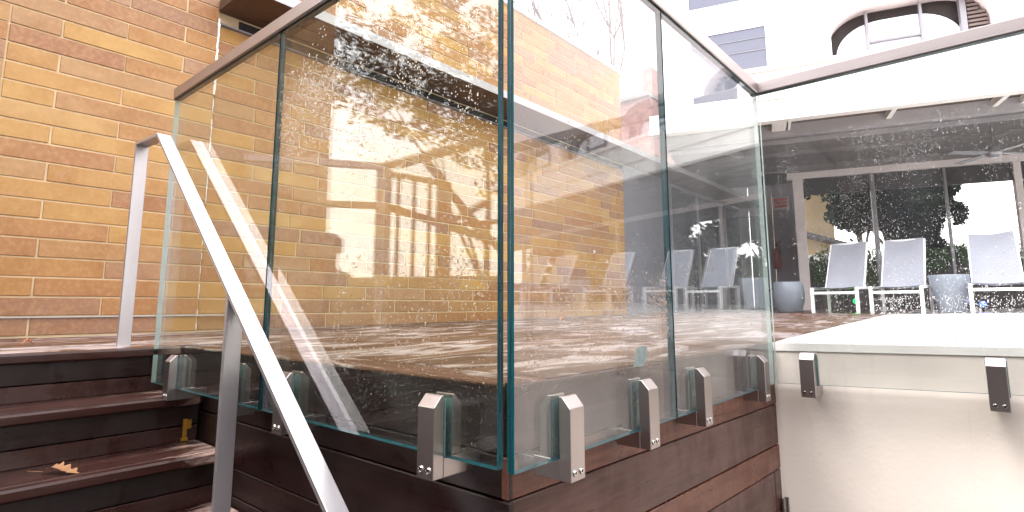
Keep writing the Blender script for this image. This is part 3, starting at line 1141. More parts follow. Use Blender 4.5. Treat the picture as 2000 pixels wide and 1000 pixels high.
# cap rails
def cap_rail(p, q, label):
    o = MB()
    d = (Vector(q) - Vector(p))
    o.bar(p, q, .034, .048, (0, 0, 1))
    r_ = o.build('cap_rail', M_RAIL, loc=(Vector(p) + Vector(q)) / 2, bevel=.003, label=label, cat='cap rail', group='metal cap rails on the glass')
    k = MB()
    off = Vector((0, 0, -.0255))
    k.bar(Vector(p) + off, Vector(q) + off, .027, .003)
    k.build('rubber_seal', M_BLACK, r_)
    return r_
zr_ = ZT + .0275
cap_rail((-1.957, TH / 2, zr_), (.008, TH / 2, zr_), 'brushed metal cap rail on the front glass, rising out of the picture')
cap_rail((-TH / 2, .028, zr_), (-TH / 2, M_END - .012, zr_), 'brushed metal cap rail on the right hand glass, ending at the inner corner')
cap_rail((-.026, M_END + TH / 2, zr_), (2.5, M_END + TH / 2, zr_), 'brushed metal cap rail above the glass in front of the chairs')

# spigot clamps
def make_spigot():
    root = thing('glass_clamp', 'clamp', 'glass clamp', (0, 0, 0), 'steel clamps holding the glass')
    w2 = .0255
    zb, zt = -.180, -.016
    ch = .022
    # local frame: x along the glass, -y outwards (glass outer face at y=0)
    front = [(-.030, zb), (-.002, zb), (-.002, zt), (-.010, zt), (-.030, zt - ch)]
    MB().prism([(-w2, y, z) for y, z in front], (2 * w2, 0, 0)).build('front_jaw', M_STEEL, root, bevel=.0012)
    rear = [(TH + .002, zb + .041), (TH + .030, zb + .041), (TH + .030, zt - ch), (TH + .010, zt), (TH + .002, zt)]
    MB().prism([(-w2, y, z) for y, z in rear], (2 * w2, 0, 0)).build('rear_jaw', M_STEEL, root, bevel=.0012)
    MB().box((-w2, -.0015, zb), (w2, .066, zb + .040)).build('base_block', M_STEEL, root, bevel=.0012)
    MB().box((-.020, .0665, zb + .006), (.020, DO - .002, zb + .034)).build('standoff', M_STEEL, root, bevel=.001)
    MB().box((-w2 + .004, -.0018, zb + .042), (w2 + .003, -.0002, zt - .008)).build('gasket', M_GASKET, root)
    MB().box((-w2 + .004, TH + .0002, zb + .042), (w2 + .003, TH + .0018, zt - .008)).build('gasket', M_GASKET, root)
    for sx in (-.0115, .0115):
        b = MB()
        b.lathe((0, 0, 0), [(.0068, 0), (.0068, .0016), (.0052, .0022), (.0036, .0022), (.0034, .0006)], 14)
        me = b.mesh('bolt', M_CHROME)
        me.transform(Matrix.Rotation(R(90), 4, 'X'))
        o = place('bolt', me, root, (sx, -.0302, -.163))
        h = MB().cyl((0, -.0004, 0), (0, -.0012, 0), .0032, n=6)
        hh = h.build('socket', M_BLACK, o)
    return root
SP = make_spigot()
spots = [('A', -.215, 'steel glass clamp nearest the outer corner, on the front glass'),
         ('A', -.837, 'steel glass clamp partly behind the handrail bar, on the front glass'),
         ('A', -1.198, 'steel glass clamp just left of the handrail post, below the end panel'),
         ('A', -1.700, 'steel glass clamp standing on the stair tread at the landing end'),
         ('B', .163, 'steel glass clamp nearest the corner on the right hand glass'),
         ('B', .502, 'steel glass clamp left of the panel joint, below a pale sticker mark'),
         ('B', .848, 'steel glass clamp right of the panel joint on the right hand glass'),
         ('B', 1.41, 'steel glass clamp at the inner corner beside the cream wall'),
         ('C', .125, 'steel glass clamp on the cream wall nearest the inner corner'),
         ('C', .678, 'steel glass clamp at the right end of the cream wall'),
         ('C', 1.45, 'steel glass clamp beyond the right edge of the picture')]
for i, (ax, s_, lab) in enumerate(spots):
    loc, rz = {'A': ((s_, 0, 0), 0.), 'B': ((0, s_, 0), R(90)), 'C': ((s_, M_END, .022 * s_), 0.)}[ax]
    if i == 0:
        SP.location = loc
        SP['_loc'] = tuple(loc)
        SP['label'] = lab
    else:
        copy_thing(SP, loc, rz, lab)
# sticker residue on the right hand glass
b = MB()
pts = []
for (yy, zz) in ((.455, .03), (.50, .028), (.515, .034), (.53, .052), (.528, .075), (.50, .078), (.475, .074), (.465, .05)):
    pts.append((.0006, yy, zz - .012))
b.prism(pts, (.0005, 0, 0))
b.build('sticker_residue', M_STICKER, gB1)

# ------------------------------------------------------------------ stair handrail
HY = -.062
hr = thing('handrail', 'flat satin steel handrail sloping down beside the stairs', 'handrail', (-1.6, HY, -.3))
P1_ = Vector((-2.13, HY, .885))
P2_ = Vector((-1.855, HY, .868))
slope = (.868 + .302) / (1.855 - .468)
P3_ = P2_ + Vector((1.75, 0, -1.75 * slope))
MB().bar((-2.13, HY, .0), (-2.13, HY, .878), .05, .016, (1, 0, 0)).build('post', M_HAND, hr, bevel=.0015)
MB().bar((-2.138, HY, .8855), P2_ + Vector((.004, 0, .0003)), .05, .015).build('top_bar', M_HAND, hr, bevel=.0015)
MB().bar(P2_ + Vector((-.002, 0, .001)), P3_, .05, .016).build('sloping_bar', M_HAND, hr, bevel=.0015)
px_ = -1.075
MB().bar((px_, HY, -.696), (px_, HY, .868 - (px_ + 1.855) * slope - .006), .05, .016, (1, 0, 0)).build('post', M_HAND, hr, bevel=.0015)
MB().bar((.02, HY, -1.05), (.02, HY, .868 - (.02 + 1.855) * slope), .05, .016, (1, 0, 0)).build('post', M_HAND, hr, bevel=.0015)
# beads of water on the post and on the bar
b = MB()
for _ in range(70):
    z = rnd.uniform(-.5, .05)
    side = rnd.random() < .5
    r = rnd.uniform(.0008, .0019)
    c = Vector((px_ + .009, HY + rnd.uniform(-.024, .024), z)) if side else Vector((px_ + rnd.uniform(-.007, .007), HY - .0255, z))
    b.lathe(c - Vector((0, 0, r)), [(r * .3, 0), (r, r * .6), (r, r * 1.3), (r * .4, r * 2)], 6)
b.build('water_droplets', M_DROP, hr, kind='stuff', smooth=True)

# small step light on the cladding, brass tag, leaves
MB().lathe((0, 0, 0), [(.001, -.012), (.008, -.010), (.0125, -.003), (.0125, .003), (.008, .010), (.001, .012)], 16).build(
    'step_light', M_CHROME, loc=(0, 0, 0), smooth=True, label='small round chrome dome light on the dark boards behind the handrail post', cat='step light').location = (-1.510, .104, -.332)
b = MB()
b.box((-1.7265, .050, -.340), (-1.721, .066, -.262)).box((-1.725, .058, -.300), (-1.718, .080, -.266)).box((-1.7255, .045, -.345), (-1.716, .070, -.333))
b.build('brass_bracket', M_BRASS, loc=(-1.722, .06, -.34), bevel=.001, label='small worn brass bracket at the end of the stair riser', cat='bracket')

def oak_leaf(name, c, ln, wid, ang, label, m, lobes=5, tilt=.2):
    rr = random.Random(int(ln * 1000))
    n = 26
    top, bot = [], []
    for i in range(n + 1):
        t = i / n
        env = wid * math.sin(math.pi * min(1, t * .98 + .01)) ** .7
        lobe = .74 + .26 * math.cos(t * math.pi * 2 * lobes)
        hh = env * lobe
        zz = .006 * math.sin(t * 6) + .012 * t * (1 - t) * 4
        top.append((t * ln, hh * (.8 + .2 * math.sin(t * 9)), zz + .013 * (abs(hh) / wid) ** 2 + rr.uniform(-.0015, .0015)))
        bot.append((t * ln, -hh * rr.uniform(.7, 1.0), zz + .010 * (abs(hh) / wid) ** 2))
    b = MB()
    mid = [(i / n * ln, 0, .006 * math.sin(i / n * 6) + .012 * (i / n) * (1 - i / n) * 4) for i in range(n + 1)]
    vs = top + mid + bot
    fs = []
    for i in range(n):
        fs.append((i, n + 1 + i, n + 2 + i, i + 1))
        fs.append((n + 1 + i, 2 * n + 2 + i, 2 * n + 3 + i, n + 2 + i))
    b.add(vs, fs)
    b.cyl((-ln * .42, -.004, .004), (0, 0, .002), .0009, .0012, 5)
    o = b.build(name, m, smooth=True, label=label, cat='leaf')
    o.location = c
    o.rotation_euler = (0, 0, ang)
    return o
oak_leaf('oak_leaf', (-1.605, -.385, -RISE * 2 + .004), .112, .034, R(40), 'dry tan oak leaf lying on the dark stair tread', M_OAKLEAF)
oak_leaf('leaf_scrap', (-1.66, -.50, -RISE * 2 + .003), .035, .012, R(150), 'small greenish leaf scrap lying at the back of the dark tread', M_GREENLEAF)
oak_leaf('leaf_scrap', (-2.55, -.33, .004), .05, .012, R(100), 'small brown leaf scrap on the landing by the foot of the brick wall', M_REDLEAF)
oak_leaf('rust_leaf', (-1.05, 6.1, gz(-1, 6.1) + .006), .12, .03, R(20), 'rust coloured leaf on the deck in front of the chairs', M_REDLEAF)
oak_leaf('rust_leaf', (-2.45, 3.55, gz(0, 3.55) + .006), .11, .03, R(120), 'small rust leaf on the deck by the foot of the brick wall', M_REDLEAF)

# ------------------------------------------------------------------ lounge chairs and planters
def make_chair():
    root = thing('lounge_chair', 'c', 'chair', (0, 0, 0), 'white framed sling chairs in a row')
    for sx in (-.262, .262):
        MB().box((sx - .019, -.019, 0), (sx + .019, .019, .335)).build('leg', M_CHAIR, root, bevel=.004)
        MB().box((sx - .016, .70, 0), (sx + .016, .74, .36)).build('leg', M_CHAIR, root, bevel=.004)
        MB().bar((sx, .02, .322), (sx, .74, .345), .03, .034).build('side_rail', M_CHAIR, root, bevel=.004)
        MB().bar((sx * .88, .52, .34), (sx * .86, .92, .985), .026, .03, (0, 1, 0)).build('back_frame', M_CHAIR, root, bevel=.004)
    MB().bar((-.243, 0, .265), (.243, 0, .265), .03, .034).build('front_bar', M_CHAIR, root, bevel=.004)
    MB().bar((-.214, .921, .982), (.214, .921, .982), .026, .026).build('top_bar', M_CHAIR, root, bevel=.004)
    # sagging seat sling and back sling
    b = MB()
    n = 8
    vs = []
    for j in range(7):
        t = j / 6
        for i in range(n + 1):
            s_ = i / n
            vs.append((-.245 + .49 * s_, .0 + .60 * t, .342 + .01 * t - .030 * math.sin(math.pi * s_) * (.5 + .5 * math.sin(math.pi * t))))
    fs = [(j * (n + 1) + i, j * (n + 1) + i + 1, (j + 1) * (n + 1) + i + 1, (j + 1) * (n + 1) + i) for j in range(6) for i in range(n)]
    off = len(vs)
    vs += [(x, y, z - .004) for x, y, z in vs]
    fs += [tuple(off + q for q in f[::-1]) for f in fs]
    b.add(vs, fs)
    b.build('seat_sling', M_SLING, root, smooth=True)
    b = MB()
    vs = []
    for j in range(9):
        t = j / 8
        wd = .228 - .012 * t
        for i in range(n + 1):
            s_ = i / n
            sag = .018 * math.sin(math.pi * s_)
            vs.append((-wd + 2 * wd * s_, .505 + .40 * t + sag, .352 + .645 * t - .02 * math.sin(math.pi * s_) * (1 - t) * (1 if t < .1 else 0) + .012 * t * (s_ - .5)))
    fs = [(j * (n + 1) + i, j * (n + 1) + i + 1, (j + 1) * (n + 1) + i + 1, (j + 1) * (n + 1) + i) for j in range(8) for i in range(n)]
    off = len(vs)
    vs += [(x, y + .006, z) for x, y, z in vs]
    fs += [tuple(off + q for q in f[::-1]) for f in fs]
    b.add(vs, fs)
    b.build('back_sling', M_SLING, root, smooth=True)
    return root
CH = make_chair()
chairs = [(-.905, 7.5, -4, 'white framed grey sling chair farthest left in the row'),
          (-.235, 7.5, -3, 'white framed grey sling chair second from the left, beside the tapered planter'),
          (.745, 7.5, 2, 'white framed grey sling chair at the right edge of the picture, past the planter'),
          (1.42, 7.5, 0, 'white sling chair just outside the right edge, seen mirrored in glass'),
          (2.64, 7.5, 1, 'white sling chair to the right of the second planter, mirrored in the glass'),
          (3.34, 7.5, -2, 'white sling chair two places right of the second planter'),
          (4.52, 7.5, 2, 'white sling chair left of the last planter in the row'),
          (5.75, 7.5, -1, 'white sling chair right of the last planter'),
          (6.45, 7.5, 2, 'white sling chair farthest right in the row')]
for i, (x_, y_, a_, lab) in enumerate(chairs):
    loc = (x_, y_, gz(x_, y_) + .002)
    if i == 0:
        CH.location = loc
        CH.rotation_euler = (0, 0, R(a_))
        CH['label'] = lab
    else:
        copy_thing(CH, loc, R(a_), lab)
pot_prof = [(.115, 0), (.13, .02), (.165, .16), (.198, .36), (.205, .455), (.200, .465), (.185, .462), (.178, .43)]
def pot(loc, lab, prof):
    o = MB().lathe((0, 0, 0), prof, 28).build('planter', M_POT, smooth=True, label=lab, cat='planter', group='blue grey glazed planters')
    o.location = loc
    rim = MB().lathe((0, 0, prof[-1][1] - .012), [(prof[-1][0] - .004, 0), (.01, .002)], 24).build('soil', M_DARK, o)
    return o
pot((.275, 7.95, gz(.3, 7.95) + .002), 'blue grey tapered planter between the second and third chairs', pot_prof)
pot((2.0, 7.9, gz(2, 7.9) + .002), 'blue grey tapered planter right of the picture, mirrored in the glass', pot_prof)
pot((5.12, 7.9, gz(5.12, 7.9) + .002), 'blue grey tapered planter at the far right of the chair row', pot_prof)
pl = pot((-1.60, 8.05, gz(0, 8.05) + .002), 'round blue grey planter with a wire handle by the corner wall',
         [(.15, 0), (.165, .02), (.205, .16), (.215, .28), (.20, .40), (.185, .43), (.18, .44), (.165, .42)])
b = MB()
prev = None
for i in range(13):
    t = math.pi * (i / 12 - .5)
    p = Vector((-.20 - .09 * math.cos(t), -.02, .20 + .15 * math.sin(t)))
    if prev is not None:
        b.cyl(prev, p, .008, n=6)
    prev = p
b.v = [tuple(v) for v in b.v]
hme = b.mesh('wire_handle', M_BLACK)
ho = bpy.data.objects.new('wire_handle', hme)
COL.objects.link(ho)
ho.parent = pl

# garden spot lamps, lit
def garden_lamp(x_, y_, z_, col, lab, watts):
    root = thing('garden_lamp', lab, 'garden lamp', (x_, y_, gz(x_, y_)), 'coloured garden lamps at the fence')
    MB().cyl((x_, y_, gz(x_, y_)), (x_, y_, z_ - .04), .008, n=8).build('stake', M_BLACK, root)
    MB().cyl((x_, y_ + .05, z_ - .01), (x_, y_ - .012, z_), .032, .036, n=14).build('lamp_housing', M_BLACK, root)
    MB().cyl((x_, y_ - .0125, z_), (x_, y_ - .03, z_), .036, .018, n=14).build('lamp_lens', mat_emit('lit lens', col, 1.6), root)
    ld = bpy.data.lights.new('lamp_light', 'POINT')
    ld.energy = watts
    ld.color = col
    ld.shadow_soft_size = .03
    lo = bpy.data.objects.new('lamp_light', ld)
    COL.objects.link(lo)
    lo.parent = root
    lo.location = (0, -.07, z_ - gz(x_, y_))
garden_lamp(-.80, 8.35, .235, (.0, 1.0, .06), 'green garden lamp shining under the leftmost chair', .12)
garden_lamp(.565, 8.35, .19, (.04, .08, 1.0), 'blue garden lamp shining under the right hand chair', .12)

# ceiling fans
def make_fan():
    root = thing('ceiling_fan', 'f', 'ceiling fan', (0, 0, 0), 'ceiling fans under the patio roof')
    MB().cyl((0, 0, 0), (0, 0, .36), .012, n=8).build('rod', M_FRAME, root)
    MB().lathe((0, 0, -.10), [(.05, -.05), (.09, -.02), (.10, .03), (.06, .08), (.02, .11)], 16).build('motor', M_FASCIA, root, smooth=True)
    for k in range(4):
        a = R(90 * k + 25)
        d = Vector((math.cos(a), math.sin(a), 0))
        s_ = Vector((-d.y, d.x, .12))
        b = MB().obox(d * .10 - s_ * .055 + Vector((0, 0, -.09)), d * .52, s_ * .11, Vector((0, 0, .008)))
        b.build('blade', M_FRAME, root)
    return root
FAN = make_fan()
for i, (u_, v_, z_, lab) in enumerate([(-.10, 1.75, 2.38, 'ceiling fan hanging near the inner corner of the patio'), (2.95, 1.75, 2.38, 'ceiling fan hanging above the right hand chair'), (6.0, 1.75, 2.38, 'ceiling fan at the far right of the patio')]):
    loc = tuple(uv(u_, v_, z_))
    if i == 0:
        FAN.location = loc
        FAN['label'] = lab
    else:
        copy_thing(FAN, loc, 0.3, lab)

# ------------------------------------------------------------------ fence, hedge, trees
def leaf_cluster(blobs, n, size, seed, flat=.0, hole=.0):
    """many leaf quads scattered through ellipsoid blobs [(centre, radii)]"""
    rr = random.Random(seed)
    b = MB()
    vol = [r[0] * r[1] * r[2] for c, r in blobs]
    tot = sum(vol)
    for (c, r), vv in zip(blobs, vol):
        k = int(n * vv / tot)
        done = 0
        while done < k:
            p = Vector((rr.uniform(-1, 1), rr.uniform(-1, 1), rr.uniform(-1, 1)))
            ln = p.length
            if ln > 1 or (ln < .55 and rr.random() < .5):
                continue
            q = Vector((c[0] + p.x * r[0], c[1] + p.y * r[1], c[2] + p.z * r[2]))
            if hole and mnoise.noise(q * hole) < -.05:
                continue
            done += 1
            s_ = size * rr.uniform(.6, 1.4)
            a = Vector((rr.uniform(-1, 1), rr.uniform(-1, 1), rr.uniform(-1, .6))).normalized()
            e = a.orthogonal().normalized()
            e = (Matrix.Rotation(rr.uniform(0, 6.28), 3, a) @ e)
            f = a.cross(e)
            n0 = len(b.v)
            b.v += [tuple(q - e * s_), tuple(q + f * s_ * .42 - e * s_ * .1), tuple(q + e * s_), tuple(q - f * s_ * .42 - e * s_ * .1)]
            b.f.append((n0, n0 + 1, n0 + 2, n0 + 3))
            b.mi.append(0)
    return b
def tree_thing(name, lab, base, h, r0, blobs, n, size, leafm, seed, hole=1.2, bark=None, lean=(0, 0), limbs=7, group=None):
    root = thing(name, lab, 'tree', base, group)
    rr = random.Random(seed)
    b = MB()
    base = Vector(base)
    pts = [base]
    for i in range(1, 6):
        t = i / 5
        pts.append(base + Vector((lean[0] * t + rr.uniform(-.05, .05), lean[1] * t + rr.uniform(-.05, .05), h * t)))
    for i in range(5):
        b.cyl(pts[i], pts[i + 1], r0 * (1 - .14 * i), r0 * (1 - .14 * (i + 1)), 9, False)
    for k in range(limbs):
        s_ = pts[rr.choice([2, 3, 4, 5])]
        c, r = rr.choice(blobs)
        e = Vector((c[0] + rr.uniform(-.6, .6) * r[0], c[1] + rr.uniform(-.6, .6) * r[1], c[2] + rr.uniform(-.4, .6) * r[2]))
        m_ = (s_ + e) / 2 + Vector((rr.uniform(-.15, .15), rr.uniform(-.15, .15), rr.uniform(0, .2)))
        b.cyl(s_, m_, r0 * .42, r0 * .26, 7, False).cyl(m_, e, r0 * .26, r0 * .07, 6, False)
    b.build('trunk', bark or M_BARK, root, smooth=True)
    leaf_cluster(blobs, n, size, seed, hole=hole).build('crown', leafm, root)
    return root
GZF = .10
fn = thing('reed_fence', 'grey brown reed screen fence behind the chairs', 'fence', tuple(uv(4, 4.0)))
b = MB()
u_ = .72
k = 0
while u_ < 22:
    hh = 1.02 + rnd.uniform(-.05, .05)
    b.cyl(uv(u_, 4.0 + rnd.uniform(-.012, .012), .04), uv(u_ + rnd.uniform(-.006, .006), 4.0, hh), .0105, .0085, 5, True)
    u_ += .0175
b.build('reeds', M_REED, fn, kind='stuff')
for zz in (.25, .85):
    ub('fence_rail', M_BARK, fn, .70, 22, 4.03, 4.06, zz, zz + .04)
ub('added_backing', M_DARK, fn, .71, 22, 4.016, 4.026, .03, .97)  # dark sheet added to stop light showing between the reeds
for uu in (.74, 2.3, 3.9, 5.5, 7.1, 8.7, 10.3, 11.9, 13.5, 15.1):
    ub('fence_post', M_BARK, fn, uu, uu + .06, 4.05, 4.11, .0, 1.1)
hedges = [(.80, 1.40, .80, .50, 'leafy green shrub spilling over the fence behind the leftmost chair'),
          (1.46, 1.90, .85, .46, 'leafy green shrub between the two left hand chairs'),
          (2.25, 2.75, 1.02, .26, 'green sprig hanging over the fence above the tapered planter'),
          (2.85, 3.12, 1.06, .16, 'small green tuft on the fence top left of the right hand chair'),
          (3.40, 4.10, 1.0, .34, 'green shrub on the fence past the right hand chair'),
          (4.9, 6.4, .85, .4, 'green shrub on the fence right of the picture, behind the second planter'),
          (7.2, 9.4, .9, .4, 'green shrub on the fence at the far right end of the chair row')]
for i, (a, c, zc, rz_, lab) in enumerate(hedges):
    root = thing('shrub', lab, 'shrub', tuple(uv((a + c) / 2, 3.95, .05)), 'green shrubs along the fence')
    bl = []
    rr = random.Random(i + 40)
    for k in range(5):
        uu = a + (c - a) * (k + .5) / 5
        bl.append((tuple(uv(uu, 3.93 + rr.uniform(-.05, .08), zc + rr.uniform(-.1, .1))), ((c - a) * .26 + .04, .12, rz_ * rr.uniform(.6, 1.))))
    leaf_cluster(bl, int(900 + 2200 * (c - a)), .026, i + 9).build('foliage', M_LEAFHG, root)
    b = MB()
    for k in range(4):
        uu = a + (c - a) * (k + .5) / 4
        b.cyl(uv((a + c) / 2, 4.07, .03), uv(uu, 3.97, zc), .014, .006, 6, False)
    b.build('stem', M_BARK, root)

def blobset(c, R_, n, seed, sq=(1, 1, .8), rr_=(.35, .6)):
    rr = random.Random(seed)
    out = []
    for _ in range(n):
        while True:
            p = Vector((rr.uniform(-1, 1), rr.uniform(-1, 1), rr.uniform(-1, 1)))
            if p.length < 1:
                break
        q = R_ * rr.uniform(*rr_)
        out.append(((c[0] + p.x * R_ * sq[0], c[1] + p.y * R_ * sq[1], c[2] + p.z * R_ * sq[2]), (q, q, q * .75)))
    return out
def tr(u_, v_, h, R_, n, lab, seed, leaf=M_LEAFDK, zc=None, size=.07, sq=(1, 1, .8), nb=14, r0=.09):
    base = uv(u_, v_, .05)
    c = uv(u_, v_, zc or h)
    tree_thing('evergreen_tree', lab, tuple(base), h * .95, r0, blobset(c, R_, nb, seed, sq), n, size, leaf, seed, group='evergreen trees behind the fence')
tr(2.45, 6.4, 2.3, .95, 15000, 'dense dark evergreen tree behind the left hand chairs', 61, zc=2.2, size=.06)
tr(3.15, 7.6, 2.9, 1.15, 15000, 'dark evergreen tree filling the gap between the patio posts', 62, zc=2.9, size=.07)
tr(2.3, 9.0, 3.4, 1.5, 14000, 'tall dark evergreen tree farther back beyond the fence', 63, zc=3.7, size=.09)
tr(6.3, 7.0, 2.6, 1.1, 8000, 'dark evergreen tree right of the bright gap', 64, zc=2.7)
tr(2.75, 5.2, 1.5, .45, 5000, 'low dark evergreen close behind the fence', 65, zc=1.15, size=.045)
tr(3.9, 9.5, 4.9, 1.3, 11000, 'tall dark evergreen whose crown overhangs the bright gap', 66, zc=5.2, size=.08, sq=(1.7, 1, .6))
tr(.9, 9.4, 4.9, 1.3, 11000, 'tall dark evergreen whose crown overhangs the tan house', 68, zc=5.2, size=.08, sq=(1.4, 1, .7))
tr(10.5, 8, 2.6, 1.8, 9000, 'dark evergreen tree beyond the far end of the patio', 69, zc=2.5, size=.1)
tr(16.5, 9, 2.6, 2.4, 9000, 'dark evergreen tree far along the fence', 71, zc=2.6, size=.12)
tr(20, 10, 2.6, 2.6, 9000, 'dark evergreen tree at the very end of the fence', 72, zc=2.6, size=.12)
tr(13, 9, 2.6, 2.0, 9000, 'outermost dark evergreen tree past the patio', 70, zc=2.5, size=.1)
tr(8.5, 8, 2.6, 1.5, 9000, 'dark evergreen tree at the far right beyond the fence', 67, zc=2.7, size=.08)

# tan house beyond the fence
hs_ = thing('tan_house', 'tan rendered house with a grey sloping roof seen past the corner post', 'house', tuple(uv(1.2, 11)))
ub('wall', M_TAN, hs_, .2, 1.95, 11, 12.5, 0, 3.55)
MB().prism([uv(.2, 11.2, 3.551), uv(1.95, 11.2, 3.551), uv(.2, 11.2, 4.1)], V * 1.2).build('gable', M_TAN, hs_)
MB().obox(uv(.2, 10.2, 2.55), U * 2.1 + Vector((0, 0, -.75)), V * .78, Vector((0, 0, .10))).build('roof', M_ROOF, hs_)
ub('low_wall', M_WHITE, hs_, .3, 1.9, 9.8, 9.95, 0, 1.6)

# red brick house and bare tree beyond the end of the brick wall
rh = thing('red_brick_house', 'faded red brick house between the brick wall and the white building', 'house', (-10, 16, 0))
b = MB()
b.box((-12.5, 15.5, -.05), (-7.35, 18, 7.0))
b.build('wall', M_RBRICK, rh)
MB().box((-12.7, 15.3, 7.002), (-7.30, 18.2, 7.12)).build('roof', M_ROOF, rh)
MB().box((-7.8, 15.9, 7.122), (-7.45, 16.4, 8.2)).build('chimney', M_RBRICK, rh)
bt = thing('bare_tree', 'leafless thin branched tree rising above the brick wall', 'tree', (-7.9, 13.2, 0))
b = MB()
rb = random.Random(91)
def branch(p, d, ln, r, depth):
    q = p + d * ln
    b.cyl(p, q, r, r * .68, 5, False)
    if depth == 0:
        return
    for _ in range(3 if depth > 2 else 2):
        nd = (d + Vector((rb.uniform(-.55, .55), rb.uniform(-.55, .55), rb.uniform(-.1, .45)))).normalized()
        branch(q, nd, ln * rb.uniform(.62, .85), r * .62, depth - 1)
branch(Vector((-7.9, 13.2, 0)), Vector((0, 0, 1)), 3.6, .11, 7)
b.build('trunk', M_BARKP, bt)

# ------------------------------------------------------------------ the courtyard behind the camera, seen mirrored in the glass
# guard on the other side of the stairs
og = thing('far_guard', 'glass guard with metal cap rail on the far side of the stairs', 'glass guard', (-2.3, -1.3, 0))
q0, q1, q2 = Vector((-2.78, -.66, 1.09)), Vector((-2.31, -1.36, 1.09)), Vector((-.2, -1.40, 1.09))
MB().bar(q0, q1, .036, .045).build('cap_rail', M_RAIL, og, bevel=.003)
MB().bar(q1, q2, .036, .045).build('cap_rail', M_RAIL, og, bevel=.003)
for a, c in ((q0, q1), (q1, q2)):
    d = (c - a).normalized()
    s_ = Vector((-d.y, d.x, 0)) * .012
    MB().obox(Vector((a.x, a.y, .05)) + d * .02, d * ((c - a).length - .04), s_, Vector((0, 0, 1.015))).build('pane', M_GLASS, og)
MB().bar((-2.31, -1.36, .0), (-2.31, -1.36, 1.06), .04, .03, (1, 0, 0)).build('post', M_FRAMEW, og)
MB().bar((-2.6, -2.15, .80), (-1.6, -1.62, .80), .04, .03).build('lower_rail', M_TIMB, og)

# timber pavilion
pv = thing('pavilion', 'brown timber pavilion with white panels across the courtyard', 'pavilion', (-5.3, -4.2, G0))
def mirp(px, py, dist):
    """a spot across the courtyard at the given distance along the line of sight bounced off the front glass"""
    d = rt * ((px - 1000) / 1091.74) - up * ((py - 444.6) / 1091.74) + fw
    t = -CAM.y / d.y
    p = CAM + d * t
    d = Vector((d.x, -d.y, d.z))
    return p + d * (dist / math.hypot(d.x, d.y))
D_ = 7.0
def beam(px0, py0, px1, py1, wd, name='beam', dd=D_, m=None):
    MB().bar(mirp(px0, py0, dd), mirp(px1, py1, dd), wd, wd).build(name, m or M_TIMB, pv)
def post(px0, pytop, wd, dd=D_, name='post', m=None):
    t = mirp(px0, pytop, dd)
    MB().bar((t.x, t.y, G0), t, wd, wd, (1, 0, 0)).build(name, m or M_TIMB, pv)
post(749, 332, .16)
post(866, 356, .16)
beam(752, 338, 862, 358, .07)
for px in (777, 808, 838):
    post(px, 345, .045, D_ + .05, 'mullion')
beam(780, 320, 985, 262, .11)
beam(830, 318, 985, 500, .10)
beam(750, 402, 985, 478, .10, dd=D_ - .3)
beam(635, 398, 752, 402, .09, dd=D_ - .3)
beam(870, 442, 985, 432, .06)
cyw = thing('courtyard_wall', 'low dark brick wall closing the courtyard behind the camera', 'wall', (-6, -6, G0))
for (xa, ya), (xb, yb) in (((-12, -3.6), (-6.9, -5.1)), ((-6.9, -5.1), (-4.65, -6.9))):
    d_ = Vector((xb - xa, yb - ya, 0))
    nn_ = Vector((-d_.y, d_.x, 0)).normalized() * .22
    MB().obox((xa, ya, G0), d_, nn_, Vector((0, 0, .60 - G0))).build('wall_run', M_DKBRICK, cyw)
    MB().obox((xa, ya, .602), d_, nn_ * 1.1, Vector((0, 0, .05))).build('coping', M_TIMB, cyw)

